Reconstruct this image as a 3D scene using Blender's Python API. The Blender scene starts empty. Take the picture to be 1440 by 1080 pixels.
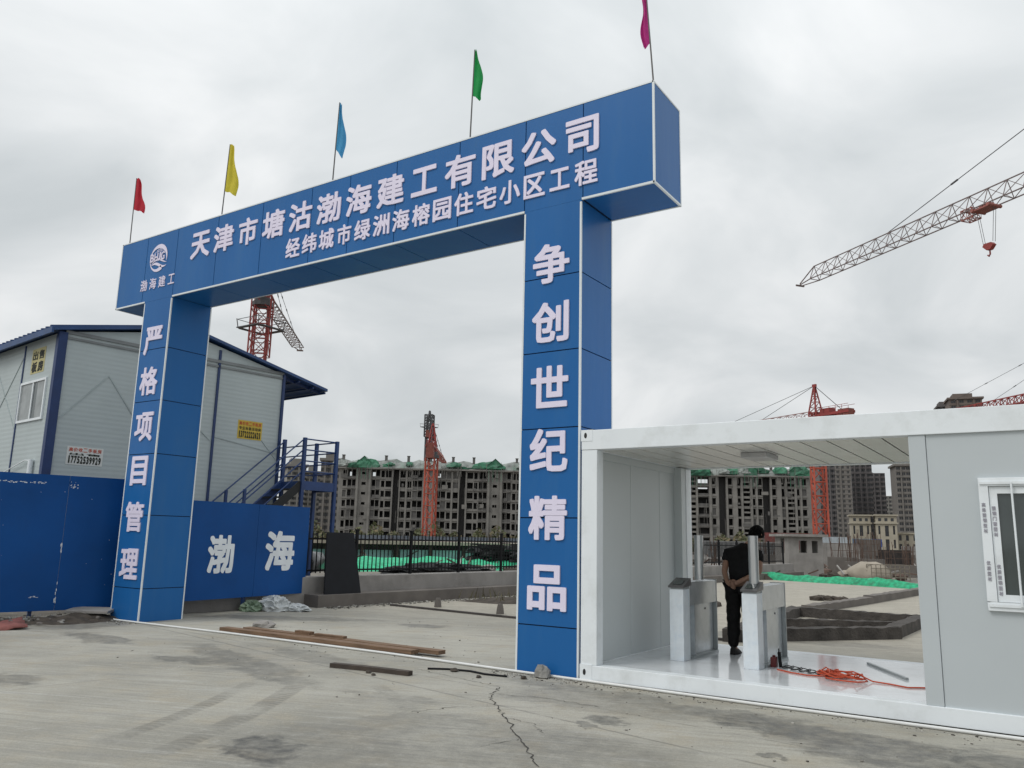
import bpy, bmesh, math, random
from mathutils import Vector, Matrix
random.seed(7)
SC = bpy.context.scene
COL = SC.collection
R = math.radians

# ------------------------------------------------------------------ camera
CAM = Vector((4.638, -8.478, 1.576)); YAW, PIT, ROL = -0.5865, 0.1881, 0.0228
FPX = 1134.2
fw = Vector((math.sin(YAW)*math.cos(PIT), math.cos(YAW)*math.cos(PIT), math.sin(PIT)))
_r = Vector((math.cos(YAW), -math.sin(YAW), 0)); _u = _r.cross(fw)
rt = _r*math.cos(ROL) + _u*math.sin(ROL); up = -_r*math.sin(ROL) + _u*math.cos(ROL)
cd = bpy.data.cameras.new('camera'); cam = bpy.data.objects.new('camera', cd); COL.objects.link(cam)
cd.sensor_width = 36; cd.lens = FPX*36/1440; cd.clip_end = 4000; cd.clip_start = 0.05
cam.matrix_world = Matrix(((rt.x, up.x, -fw.x, CAM.x), (rt.y, up.y, -fw.y, CAM.y), (rt.z, up.z, -fw.z, CAM.z), (0, 0, 0, 1)))
SC.camera = cam
def ray(x, y): return fw + rt*((x-720)/FPX) + up*((540-y)/FPX)
def dep(x, y, D): return CAM + ray(x, y)*D
def gnd(x, D):                       # ground point under picture column x at distance D
    p = dep(x, 757, D); return Vector((p.x, p.y, 0))
def hz(x, y, D): return dep(x, y, D).z

# ------------------------------------------------------------------ world and sun
SUN_EL, SUN_AZ = R(50), R(212)
w = bpy.data.worlds.new('World'); SC.world = w; w.use_nodes = True
nt = w.node_tree; N = nt.nodes; L = nt.links
bg = N['Background']; bg.inputs['Strength'].default_value = 0.1
def nd(t, **k):
    n = N.new(t)
    for a, b in k.items(): setattr(n, a, b)
    return n
sky = nd('ShaderNodeTexSky', sky_type='NISHITA', sun_disc=False, sun_elevation=SUN_EL, sun_rotation=SUN_AZ)
tc = nd('ShaderNodeTexCoord'); sx = nd('ShaderNodeSeparateXYZ'); L.new(tc.outputs['Generated'], sx.inputs[0])
def mth(op, a, b=None, c=None):
    n = nd('ShaderNodeMath', operation=op)
    for i, v in enumerate((a, b, c)):
        if v is None: continue
        if hasattr(v, 'links'): L.new(v, n.inputs[i])
        else: n.inputs[i].default_value = v
    return n.outputs[0]
den = mth('ADD', mth('MAXIMUM', sx.outputs[2], 0.0), 0.42)
cx_ = nd('ShaderNodeCombineXYZ'); L.new(mth('DIVIDE', sx.outputs[0], den), cx_.inputs[0]); L.new(mth('DIVIDE', sx.outputs[1], den), cx_.inputs[1])
n1 = nd('ShaderNodeTexNoise'); n1.inputs['Scale'].default_value = 2.3; n1.inputs['Detail'].default_value = 6; n1.inputs['Roughness'].default_value = 0.5; n1.inputs['Distortion'].default_value = .5
L.new(cx_.outputs[0], n1.inputs['Vector'])
rp = nd('ShaderNodeValToRGB'); L.new(n1.outputs[0], rp.inputs[0])
rp.color_ramp.elements[0].position = .34; rp.color_ramp.elements[0].color = (5.65, 6.0, 6.15, 1)
rp.color_ramp.elements[1].position = .66; rp.color_ramp.elements[1].color = (8.3, 8.45, 8.5, 1)
e = rp.color_ramp.elements.new(.5); e.color = (6.8, 7.08, 7.2, 1)
zen = mth('MULTIPLY_ADD', mth('POWER', mth('MAXIMUM', sx.outputs[2], 0.0), 2.0), 0.9, 0.97)
sc_ = nd('ShaderNodeVectorMath', operation='SCALE'); L.new(rp.outputs[0], sc_.inputs[0]); L.new(zen, sc_.inputs['Scale'])
mx = nd('ShaderNodeMix', data_type='RGBA'); mx.inputs['Factor'].default_value = .96
L.new(sky.outputs[0], mx.inputs['A']); L.new(sc_.outputs[0], mx.inputs['B']); L.new(mx.outputs['Result'], bg.inputs['Color'])
sl = bpy.data.lights.new('sun', 'SUN'); sl.energy = 1.25; sl.angle = R(25); sl.color = (1, .97, .92)
so = bpy.data.objects.new('sun', sl); COL.objects.link(so)
sd = Vector((math.sin(SUN_AZ)*math.cos(SUN_EL), math.cos(SUN_AZ)*math.cos(SUN_EL), math.sin(SUN_EL)))
so.rotation_euler = sd.to_track_quat('Z', 'Y').to_euler(); so.location = (0, -20, 40)
SC.view_settings.view_transform = 'Standard'; SC.view_settings.look = 'None'; SC.view_settings.exposure = 0; SC.view_settings.gamma = 1
SC.cycles.use_denoising = True; SC.cycles.max_bounces = 6

# ------------------------------------------------------------------ materials
MATS = {}
def mat(name, col, rough=.7, metal=0., var=.12, scale=3., dirt=None, dirt_amt=.0, dirt_scale=1.2, bump=0., bscale=40., spec=.5, stretch=(1, 1, 1), lines=None):
    if name in MATS: return MATS[name]
    m = bpy.data.materials.new(name); m.use_nodes = True; MATS[name] = m
    t = m.node_tree; n = t.nodes; l = t.links; b = n['Principled BSDF']
    b.inputs['Roughness'].default_value = rough; b.inputs['Metallic'].default_value = metal; b.inputs['Specular IOR Level'].default_value = spec
    co = n.new('ShaderNodeTexCoord'); mp = n.new('ShaderNodeMapping'); l.new(co.outputs['Object'], mp.inputs[0]); mp.inputs['Scale'].default_value = stretch
    no = n.new('ShaderNodeTexNoise'); no.inputs['Scale'].default_value = scale; no.inputs['Detail'].default_value = 6; l.new(mp.outputs[0], no.inputs['Vector'])
    r = n.new('ShaderNodeValToRGB'); l.new(no.outputs[0], r.inputs[0])
    r.color_ramp.elements[0].position = .3; r.color_ramp.elements[1].position = .72
    r.color_ramp.elements[0].color = tuple(c*(1-var) for c in col)+(1,); r.color_ramp.elements[1].color = tuple(min(1, c*(1+var)) for c in col)+(1,)
    out = r.outputs[0]
    if dirt_amt:
        n2 = n.new('ShaderNodeTexNoise'); n2.inputs['Scale'].default_value = dirt_scale; n2.inputs['Detail'].default_value = 8; n2.inputs['Roughness'].default_value = .65; l.new(mp.outputs[0], n2.inputs['Vector'])
        r2 = n.new('ShaderNodeMapRange'); r2.inputs[1].default_value = .5; r2.inputs[2].default_value = .75; r2.inputs[4].default_value = dirt_amt; l.new(n2.outputs[0], r2.inputs[0])
        mi = n.new('ShaderNodeMix'); mi.data_type = 'RGBA'; l.new(r2.outputs[0], mi.inputs['Factor']); l.new(out, mi.inputs['A']); mi.inputs['B'].default_value = tuple(dirt)+(1,)
        out = mi.outputs['Result']
    l.new(out, b.inputs['Base Color'])
    h = None
    if bump:
        n3 = n.new('ShaderNodeTexNoise'); n3.inputs['Scale'].default_value = bscale; n3.inputs['Detail'].default_value = 4; l.new(mp.outputs[0], n3.inputs['Vector']); h = n3.outputs[0]
        bp = n.new('ShaderNodeBump'); bp.inputs['Strength'].default_value = bump; bp.inputs['Distance'].default_value = .02; l.new(h, bp.inputs['Height']); l.new(bp.outputs[0], b.inputs['Normal'])
    if lines:                                   # ribbed sheet: fine lines along one axis (period in metres)
        ax, per, st = lines
        sp = n.new('ShaderNodeSeparateXYZ'); l.new(co.outputs['Object'], sp.inputs[0])
        a = n.new('ShaderNodeMath'); a.operation = 'MULTIPLY'; a.inputs[1].default_value = 6.2832/per; l.new(sp.outputs[ax], a.inputs[0])
        s = n.new('ShaderNodeMath'); s.operation = 'SINE'; l.new(a.outputs[0], s.inputs[0])
        bp = n.new('ShaderNodeBump'); bp.inputs['Strength'].default_value = st; bp.inputs['Distance'].default_value = .01; l.new(s.outputs[0], bp.inputs['Height']); l.new(bp.outputs[0], b.inputs['Normal'])
    return m
BLUE = mat('blue_panel', (.014, .118, .345), .36, var=.07, scale=.8, dirt=(.04, .135, .30), dirt_amt=.5, dirt_scale=1.6, spec=.24, bump=.22, bscale=2.2, stretch=(1.6, 1.6, .35))
BLUEB = mat('blue_hoarding', (.003, .066, .25), .5, spec=.2, var=.16, scale=1.1, dirt=(.008, .05, .17), dirt_amt=.5, dirt_scale=2.2, bump=.15, bscale=6)
CORE = mat('joint_core', (.006, .018, .06), .8)  # dark blue core behind the open joints of the cladding
TRIM = mat('aluminium_trim', (.70, .74, .76), .35, var=.05)
LETTER = mat('lilac_white_letter', (.74, .69, .84), .5, var=.03)
LETTERB = mat('paint_white_letter', (.76, .80, .84), .6, var=.08)
WHITE = mat('cabin_white', (.76, .80, .83), .38, var=.04, scale=1.5, dirt=(.5, .52, .51), dirt_amt=.5, dirt_scale=2.6)
WALLW = mat('cabin_wall', (.47, .51, .53), .5, var=.03, scale=.9)
WALLI = mat('cabin_inner_wall', (.58, .62, .63), .42, var=.04, scale=.8)
CEILM = mat('cabin_ceiling', (.70, .69, .65), .22, var=.05)
FLOORM = mat('cabin_floor', (.68, .71, .74), .10, var=.05, scale=2.0, dirt=(.4, .4, .4), dirt_amt=.5, dirt_scale=3)
DARK = mat('dark_gap', (.02, .021, .022), .8)
STEEL = mat('brushed_steel', (.56, .57, .58), .28, metal=1., var=.1, scale=30, stretch=(1, 1, .1))
FILM = mat('protective_film', (.70, .75, .79), .3, var=.05, scale=12, dirt=(.40, .55, .70), dirt_amt=.35, dirt_scale=9, bump=.3, bscale=11)
FILMG = mat('grey_film', (.60, .63, .65), .26, metal=.55, var=.06, scale=9, dirt=(.36, .42, .47), dirt_amt=.4, dirt_scale=6)
GREYP = mat('grey_steel_plate', (.36, .39, .40), .4, metal=.35, var=.08)
READER = mat('reader_cap', (.085, .085, .088), .3, var=.2)
BLACK = mat('black_iron', (.007, .0075, .009), .6, var=.2, spec=.2)
CONC = mat('concrete', (.27, .255, .24), .85, var=.16, scale=2, dirt=(.13, .12, .11), dirt_amt=.6, dirt_scale=1.3, bump=.4)
CONCD = mat('damp_concrete', (.135, .12, .108), .8, var=.2, scale=2, dirt=(.08, .07, .065), dirt_amt=.6, bump=.4)
RAW = mat('raw_concrete', (.205, .195, .18), .9, var=.18, scale=.25, dirt=(.10, .095, .09), dirt_amt=.6, dirt_scale=.3)
RAWB = mat('infill_block', (.115, .11, .105), .9, var=.25, scale=.6)
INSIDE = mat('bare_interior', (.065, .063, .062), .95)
NETG = mat('green_net', (.045, .17, .10), .8, var=.35, scale=.6, dirt=(.22, .30, .27), dirt_amt=.6, dirt_scale=.35)
NETP = mat('pale_green_roof_net', (.22, .235, .222), .85, var=.5, scale=.6, dirt=(.03, .13, .075), dirt_amt=1.0, dirt_scale=.3)
NETB = mat('bright_green_net', (.012, .30, .145), .75, var=.45, scale=7, dirt=(.10, .24, .15), dirt_amt=.5, dirt_scale=2.5, bump=.8, bscale=16)
NETK = mat('black_net', (.012, .013, .014), .85, var=.4, scale=6, bump=.6, bscale=15)
PREF = mat('prefab_sheet', (.42, .475, .48), .5, var=.06, scale=.7, dirt=(.36, .41, .415), dirt_amt=.5, lines=(2, .10, .10))
PREFB = mat('prefab_blue_frame', (.012, .035, .12), .5, var=.15)
ROOFB = mat('prefab_blue_roof', (.02, .06, .17), .5, var=.15)
WGREY = mat('grey_trim', (.20, .215, .22), .6)
RODM = mat('brace_rod', (.365, .42, .425), .6)
GLASS = mat('dark_glass', (.05, .065, .065), .06, var=.3, scale=1.2, spec=.8)
GLASSL = mat('window_glass_light', (.25, .27, .27), .15, var=.3, scale=3)
YEL = mat('yellow_sticker', (.56, .40, .05), .6, var=.1, scale=9)
WST = mat('white_sticker', (.62, .64, .62), .6, var=.06)
INK = mat('black_ink', (.015, .018, .012), .7)
INKR = mat('red_ink', (.50, .07, .03), .7)
STAIRB = mat('stair_blue', (.015, .045, .15), .5, var=.2)
WOOD = mat('weathered_wood', (.16, .095, .055), .8, var=.35, scale=3, stretch=(1, 12, 12), dirt=(.26, .19, .13), dirt_amt=.5, dirt_scale=2)
WOODD = mat('dark_wood', (.05, .038, .03), .85, var=.35, scale=6)
RED = mat('crane_red', (.26, .035, .03), .55, var=.2, scale=.5)
ORANGE = mat('crane_orange', (.38, .070, .038), .6, var=.3, scale=.5)
JGREY = mat('crane_jib_grey', (.19, .14, .13), .6, var=.2)
DGREY = mat('crane_dark_grey', (.07, .07, .075), .6, var=.2)
PINKP = mat('crane_faded_red', (.30, .10, .08), .6, var=.2)
STONE = mat('stone', (.24, .235, .22), .9, var=.25, scale=9, bump=.5)
SOIL = mat('soil', (.055, .045, .036), .95, var=.4, scale=6, bump=.7, bscale=18)
BAG = mat('white_bag', (.52, .54, .54), .5, var=.15, scale=7, bump=.5, bscale=12)
BAGG = mat('green_bag', (.16, .22, .15), .6, var=.2, scale=7, bump=.5, bscale=12)
CORD = mat('orange_cord', (.50, .065, .02), .5)
CABLE = mat('black_cable', (.02, .02, .022), .5)
PVC = mat('white_conduit', (.66, .67, .66), .45, var=.05)
REDT = mat('faded_red_mat', (.22, .08, .07), .9, var=.3, scale=5, bump=.5)
SKIN = mat('skin', (.28, .16, .11), .55, var=.08)
SHIRT = mat('black_cotton', (.011, .011, .012), .9, var=.2, scale=12, bump=.5, bscale=14, spec=.2)
TROU = mat('black_trousers', (.010, .0095, .010), .9, var=.2, scale=12, bump=.5, bscale=14, spec=.2)
HAIR = mat('black_hair', (.005, .0048, .0045), .95, spec=.1, var=.3, scale=30, bump=.6, bscale=60)
SLABK = mat('black_board', (.008, .009, .012), .6, spec=.2, var=.2)
TURQ = mat('turquoise_sheet', (.24, .44, .42), .6, var=.3, scale=.8, dirt=(.3, .45, .45), dirt_amt=.5)
BEIGE = mat('beige_slab', (.36, .30, .25), .85, var=.15)
TAN = mat('tan_sheet', (.33, .29, .235), .8, var=.12, scale=1.5, bump=.4, bscale=5)
CREAM = mat('cream_render', (.38, .345, .275), .8, var=.1, scale=.4)
TWA = mat('tower_taupe', (.17, .157, .145), .85, var=.1, scale=.2)
TWB = mat('tower_brown', (.118, .108, .108), .85, var=.12, scale=.2)
TWC = mat('tower_pale', (.21, .20, .185), .85, var=.1, scale=.2)
TWIN = mat('tower_window', (.035, .037, .042), .25, var=.4, scale=.3)
RUST = mat('rebar_rust', (.10, .065, .05), .85, var=.3)
FLAGM = {k: mat(k+'_flag_cloth', c, .75, var=.12, scale=6) for k, c in dict(red=(.55, .03, .05), yellow=(.72, .60, .06), blue=(.08, .36, .62), green=(.02, .37, .09), pink=(.52, .04, .24)).items()}
for m_ in FLAGM.values():                                            # thin cloth lets the sky through
    t_ = m_.node_tree; p_ = t_.nodes['Principled BSDF']; tl = t_.nodes.new('ShaderNodeBsdfTranslucent'); ms_ = t_.nodes.new('ShaderNodeMixShader'); ms_.inputs[0].default_value = .45
    t_.links.new(p_.inputs['Base Color'].links[0].from_socket, tl.inputs['Color']); t_.links.new(p_.outputs[0], ms_.inputs[1]); t_.links.new(tl.outputs[0], ms_.inputs[2]); t_.links.new(ms_.outputs[0], t_.nodes['Material Output'].inputs[0])
POLE = mat('flag_pole', (.12, .115, .11), .6, var=.2)
CARP = mat('car_paint_dark', (.02, .021, .024), .25, var=.1)
RUBBER = mat('rubber', (.014, .014, .014), .8)

# ------------------------------------------------------------------ mesh helpers
class MB:
    def __init__(s): s.v = []; s.f = []; s.m = []; s.sm = []
    def face(s, pts, mi=0, smooth=False):
        b = len(s.v); s.v += [tuple(p) for p in pts]; s.f.append(tuple(range(b, b+len(pts)))); s.m.append(mi); s.sm.append(smooth); return s
    def grid(s, rows, mi=0, smooth=True, closed=False):
        b = len(s.v); nc = len(rows[0])
        for r in rows: s.v += [tuple(p) for p in r]
        for i in range(len(rows)-1):
            for j in range(nc if closed else nc-1):
                k = (j+1) % nc
                s.f.append((b+i*nc+j, b+i*nc+k, b+(i+1)*nc+k, b+(i+1)*nc+j)); s.m.append(mi); s.sm.append(smooth)
        return s
    def box(s, x0, x1, y0, y1, z0, z1, mi=0):
        return s.obox((x0, y0, z0), (x1-x0, 0, 0), (0, y1-y0, 0), (0, 0, z1-z0), mi)
    def obox(s, o, a, b, c, mi=0):
        o, a, b, c = map(Vector, (o, a, b, c)); k = len(s.v)
        s.v += [tuple(p) for p in (o, o+a, o+a+b, o+b, o+c, o+a+c, o+a+b+c, o+b+c)]
        fs = [(0, 3, 2, 1), (4, 5, 6, 7), (0, 1, 5, 4), (1, 2, 6, 5), (2, 3, 7, 6), (3, 0, 4, 7)]
        if a.cross(b).dot(c) < 0: fs = [f[::-1] for f in fs]
        for f in fs: s.f.append(tuple(k+i for i in f)); s.m.append(mi); s.sm.append(False)
        return s
    def bar(s, p, q, t, t2=None, mi=0, upv=(0, 0, 1)):
        p, q = Vector(p), Vector(q); d = q-p
        if d.length < 1e-6: return s
        u = d.normalized(); v = Vector(upv)
        if abs(u.dot(v)) > .98: v = Vector((1, 0, 0)) if abs(u.x) < .9 else Vector((0, 1, 0))
        a = u.cross(v).normalized(); b = a.cross(u).normalized(); t2 = t2 or t
        return s.obox(p-a*t/2-b*t2/2, d, a*t, b*t2, mi)
    def tube(s, pts, r, n=8, mi=0, caps=True, smooth=True):
        pts = [Vector(p) for p in pts]; rows = []
        rr = r if isinstance(r, (list, tuple)) else [r]*len(pts)
        ref = None
        for i, p in enumerate(pts):
            d = (pts[min(i+1, len(pts)-1)]-pts[max(i-1, 0)]).normalized()
            if ref is None: ref = Vector((0, 0, 1)) if abs(d.z) < .9 else Vector((1, 0, 0))
            a = (ref - d*ref.dot(d)); a = a.normalized() if a.length > 1e-5 else d.orthogonal().normalized()
            b = d.cross(a); ref = a
            rows.append([p+(a*math.cos(2*math.pi*k/n)+b*math.sin(2*math.pi*k/n))*rr[i] for k in range(n)])
        s.grid(rows, mi, smooth, True)
        if caps:
            s.face(rows[0][::-1], mi); s.face(rows[-1], mi)
        return s
    def lump(s, c, rx, ry, rz, n=8, jit=.25, mi=0, seed=0, flat=True, smooth=False, rot=0):
        rnd = random.Random(seed); rows = []; c = Vector(c); nn = n; ca, sa = math.cos(rot), math.sin(rot)
        for i in range(nn//2+1):
            th = math.pi*i/(nn//2); row = []
            for k in range(nn):
                ph = 2*math.pi*k/nn; j = 1+rnd.uniform(-jit, jit)
                x, y = rx*math.sin(th)*math.cos(ph)*j, ry*math.sin(th)*math.sin(ph)*j
                z = rz*math.cos(th)*(j if 0 < i < nn//2 else 1)
                row.append(c+Vector((x*ca-y*sa, x*sa+y*ca, max(z, -rz*.35) if flat else z)))
            rows.append(row)
        return s.grid(rows[::-1], mi, smooth, True)
    def build(s, name, mats, parent=None, loc=None, mw=None, bevel=0, kind=None):
        me = bpy.data.meshes.new(name); me.from_pydata(s.v, [], s.f)
        for m in (mats if isinstance(mats, (list, tuple)) else [mats]): me.materials.append(m)
        me.polygons.foreach_set('material_index', s.m); me.polygons.foreach_set('use_smooth', s.sm); me.update()
        if bevel:
            bm = bmesh.new(); bm.from_mesh(me); bmesh.ops.remove_doubles(bm, verts=bm.verts, dist=1e-5)
            bmesh.ops.bevel(bm, geom=[e for e in bm.edges if e.is_manifold and e.calc_face_angle(0) > .6], offset=bevel, segments=2, affect='EDGES', profile=.6); bm.to_mesh(me); bm.free()
        o = bpy.data.objects.new(name, me); COL.objects.link(o)
        if parent: o.parent = parent
        if loc is not None: o.location = loc
        if kind: o['kind'] = kind
        return o
def tag(o, label, cat, group=None, kind=None):
    o['label'] = label; o['category'] = cat
    if group: o['group'] = group
    if kind: o['kind'] = kind
    return o
def thing(name, label, cat, loc=(0, 0, 0), rz=0, group=None):
    o = bpy.data.objects.new(name, None); COL.objects.link(o); o.location = loc; o.rotation_euler = (0, 0, rz); o.empty_display_size = .3
    return tag(o, label, cat, group)
def dup(root, loc, rz=0, label=None, scale=None):
    c = root.copy(); COL.objects.link(c); c.location = loc; c.rotation_euler = (0, 0, rz)
    if label: c['label'] = label
    if scale: c.scale = scale
    for ch in list(root.children):
        d = ch.copy(); COL.objects.link(d); d.parent = c
        for g in list(ch.children):
            e_ = g.copy(); COL.objects.link(e_); e_.parent = d
    return c
# --- lettering: glyphs from Blender's own default typeface, thickened and cut as solid letters
GL = {}
def glyph(ch, bold):
    if (ch, bold) in GL: return GL[ch, bold]
    c = bpy.data.curves.new('glyph', 'FONT'); c.body = ch; c.resolution_u = 2
    o = bpy.data.objects.new('glyph', c); COL.objects.link(o); bpy.context.view_layer.update()
    me = bpy.data.meshes.new_from_object(o.evaluated_get(bpy.context.evaluated_depsgraph_get()))
    vs = [(v.co.x, v.co.y) for v in me.vertices]; fs = [tuple(p.vertices) for p in me.polygons]
    bpy.data.objects.remove(o); bpy.data.curves.remove(c); bpy.data.meshes.remove(me)
    x0 = min(v[0] for v in vs); x1 = max(v[0] for v in vs); y0 = min(v[1] for v in vs); y1 = max(v[1] for v in vs)
    GL[ch, bold] = (vs, fs, x0-bold, x1+bold, y0-bold, y1+bold); return GL[ch, bold]
def put_glyph(mb, ch, o, ax, az, an, w_, h_, bold=.03, th=.012, mi=0, fit=True):
    """one letter centred on o: ax across, az upwards, an out of the wall"""
    vs, fs, x0, x1, y0, y1 = glyph(ch, bold); o, ax, az, an = map(Vector, (o, ax, az, an))
    sx_ = w_/(x1-x0) if fit else h_/(y1-y0); sy_ = h_/(y1-y0); mx_, my_ = (x0+x1)/2, (y0+y1)/2
    offs = [(0, 0)] + ([(bold*a, bold*b_) for a, b_ in ((1, 0), (-1, 0), (0, 1), (0, -1), (.85, .85), (-.85, .85), (.85, -.85), (-.85, -.85))] if bold else [])
    for i, (dx, dy) in enumerate(offs):
        lift = th + i*.0004
        P = [o+ax*((x+dx-mx_)*sx_)+az*((y+dy-my_)*sy_) for x, y in vs]; k = len(mb.v)
        mb.v += [tuple(p+an*lift) for p in P]
        cnt = {}
        for f in fs:
            mb.f.append(tuple(k+a for a in f)); mb.m.append(mi); mb.sm.append(False)
            for a, b in zip(f, f[1:]+f[:1]): cnt[(a, b)] = 1
        if th > .004:
            kb = len(mb.v); mb.v += [tuple(p+an*.0005) for p in P]
            for (a, b) in cnt:
                if (b, a) not in cnt: mb.f.append((k+b, k+a, kb+a, kb+b)); mb.m.append(mi); mb.sm.append(False)
from mathutils import noise as mnoise
def crumple(mb, c, rx, ry, rz, seed, n=34, amp=.28, mi=0, rot=0, fr=2.6):
    rows = []; c = Vector(c); ca, sa = math.cos(rot), math.sin(rot)
    for i in range(n//2+1):
        th = math.pi*i/(n//2); row = []
        for k in range(n):
            ph = 2*math.pi*k/n; d = Vector((math.sin(th)*math.cos(ph), math.sin(th)*math.sin(ph), math.cos(th)))
            q = d*fr+Vector((seed*7.3, seed*1.7, 0)); f = 1+amp*(1-2*abs(mnoise.noise(q)))-amp*.4+amp*.55*(1-2*abs(mnoise.noise(q*2.7)))*.6+amp*.25*mnoise.noise(q*6)
            x, y, z = d.x*rx*f, d.y*ry*f, d.z*rz*f
            row.append(c+Vector((x*ca-y*sa, x*sa+y*ca, max(z, -rz*.3))))
        rows.append(row)
    return mb.grid(rows[::-1], mi, False, True)
X, Y, Z = Vector((1, 0, 0)), Vector((0, 1, 0)), Vector((0, 0, 1))
def wpart(mb, name, mats, parent, **k):          # part built in world coordinates under an unrotated thing
    pl_ = parent.location if parent.parent is None else Vector((0, 0, 0))
    return mb.build(name, mats, parent, loc=-pl_, **k)

# ------------------------------------------------------------------ ground
def ground_mat():
    m = bpy.data.materials.new('yard_concrete'); m.use_nodes = True; t = m.node_tree; n = t.nodes; l = t.links; b = n['Principled BSDF']
    def node(ty, **k):
        q = n.new(ty)
        for a, v in k.items(): setattr(q, a, v)
        return q
    def M(op, a, b_=None, c=None):
        q = node('ShaderNodeMath', operation=op)
        for i, v in enumerate((a, b_, c)):
            if v is None: continue
            if isinstance(v, (int, float)): q.inputs[i].default_value = v
            else: l.new(v, q.inputs[i])
        return q.outputs[0]
    def noise(vec, s, d=5, r=.55):
        q = node('ShaderNodeTexNoise'); q.inputs['Scale'].default_value = s; q.inputs['Detail'].default_value = d; q.inputs['Roughness'].default_value = r; l.new(vec, q.inputs['Vector']); return q
    def ramp(x, a, b_):
        q = node('ShaderNodeMapRange', interpolation_type='SMOOTHSTEP'); q.inputs[1].default_value = a; q.inputs[2].default_value = b_; l.new(x, q.inputs[0]); return q.outputs[0]
    def mix(f, A, B):
        q = node('ShaderNodeMix', data_type='RGBA')
        for s, v in (('Factor', f), ('A', A), ('B', B)):
            if isinstance(v, tuple): q.inputs[s].default_value = v+(1,)
            elif isinstance(v, (int, float)): q.inputs[s].default_value = v
            else: l.new(v, q.inputs[s])
        return q.outputs['Result']
    co = node('ShaderNodeTexCoord').outputs['Object']; sp = node('ShaderNodeSeparateXYZ'); l.new(co, sp.inputs[0]); px, py = sp.outputs[0], sp.outputs[1]
    big = noise(co, .33, 6, .6).outputs[0]; mid = noise(co, 1.9, 7, .65).outputs[0]; mid2 = noise(co, 6.5, 7, .7).outputs[0]; fine = noise(co, 38, 4, .6).outputs[0]; grit = noise(co, 140, 3, .7).outputs[0]
    ms = node('ShaderNodeMapping', vector_type='TEXTURE'); ms.inputs['Scale'].default_value = (2.2, .30, 1); ms.inputs['Rotation'].default_value = (0, 0, R(24)); l.new(co, ms.inputs[0])
    streak = noise(ms.outputs[0], 1.5, 7, .62).outputs[0]
    c = mix(ramp(big, .36, .64), (.25, .24, .205), (.375, .36, .31))
    c = mix(M('MULTIPLY', ramp(mid, .45, .72), .55), c, (.34, .30, .225))
    c = mix(M('MULTIPLY', ramp(streak, .50, .72), .5), c, (.21, .205, .19))
    c = mix(M('MULTIPLY', ramp(streak, .46, .30), .45), c, (.40, .395, .37))
    m3 = node('ShaderNodeMapping', vector_type='TEXTURE'); m3.inputs['Scale'].default_value = (1.4, .05, 1); m3.inputs['Rotation'].default_value = (0, 0, R(19)); l.new(co, m3.inputs[0]); broom = noise(m3.outputs[0], 1.2, 5, .6).outputs[0]
    c = mix(M('MULTIPLY', ramp(broom, .48, .7), .38), c, (.20, .195, .175)); c = mix(M('MULTIPLY', ramp(broom, .5, .3), .3), c, (.43, .42, .375))
    # site yard behind the gate: paler, sandier
    ys = M('ADD', py, M('MULTIPLY', big, 4.0))
    c = mix(M('MULTIPLY', ramp(ys, 3.5, 9), .85), c, mix(ramp(mid, .35, .7), (.30, .275, .225), (.38, .35, .295)))
    c = mix(M('MULTIPLY', M('MULTIPLY', ramp(mid2, .52, .72), ramp(ys, 3.5, 9)), .45), c, (.19, .17, .14)); c = mix(M('MULTIPLY', M('MULTIPLY', ramp(streak, .5, .68), ramp(ys, 3.5, 9)), .5), c, (.22, .20, .165))
    # loose earth and rubble beyond the poured yard
    soil = mix(ramp(noise(co, .5, 8, .7).outputs[0], .35, .68), (.085, .075, .062), (.23, .205, .17))
    c = mix(ramp(M('ADD', py, M('MULTIPLY', big, 6)), 30, 36), c, soil)
    c = mix(ramp(M('ADD', M('MULTIPLY', px, -1.0), M('MULTIPLY', big, 2)), 10.8, 12.2), c, soil)
    wv = node('ShaderNodeVectorMath', operation='MULTIPLY_ADD'); nz = noise(co, 2.3, 5, .65)
    l.new(nz.outputs['Color'], wv.inputs[0]); wv.inputs[1].default_value = (.9, .9, 0); l.new(co, wv.inputs[2])
    wet = None
    c = mix(M('MULTIPLY', ramp(mid2, .55, .75), .35), c, (.19, .18, .16)); c = mix(M('MULTIPLY', ramp(mid2, .46, .28), .35), c, (.42, .41, .38))
    # (x, y, rx, ry, turn, strength): damp patches and oil stains on the slab
    for (ex, ey, rx, ry, an, am) in [(-.33, -4.2, .42, .17, -35, .75), (-7.2, -1.58, .75, .17, -6, .5), (-4.45, -1.97, .5, .15, 10, .5), (-4.75, -3.95, .5, .16, 0, .45),
        (-3.75, -1.62, 1.6, .2, -18, .42), (-3.3, -.75, 1.1, .16, -14, .35), (-.05, -2.7, .45, .16, 20, .34), (-1.0, -2.1, .5, .1, 10, .3), (1.1, -.62, 1.5, .16, -8, .38), (3.0, -1.05, 1.1, .22, -8, .75), (3.7, -1.25, .9, .35, 0, .7), (2.2, -.75, .8, .15, -8, .5),
        (1.19, -1.62, .17, .08, 0, .62), (1.13, -1.9, .12, .06, 0, .5), (2.7, -1.98, .1, .05, 0, .6), (.9, -3.6, 1.5, .9, 20, .34), (.7, -1.0, .9, .3, 0, .25), (-4.85, 3.1, .42, .2, 20, .6), (-7.4, 2.3, 1.5, .22, 30, .45), (-9.2, -.2, 1.3, .5, -70, .5), (-2.0, 3.0, .8, .12, 0, .3), (2.2, 3.6, 2.5, .5, 0, .28), (.6, 5.9, 1.8, .3, 0, .35), (-3.2, 7.5, .7, .3, 0, .3), (-2.6, 9.5, .5, .25, 0, .4)]:
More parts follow.
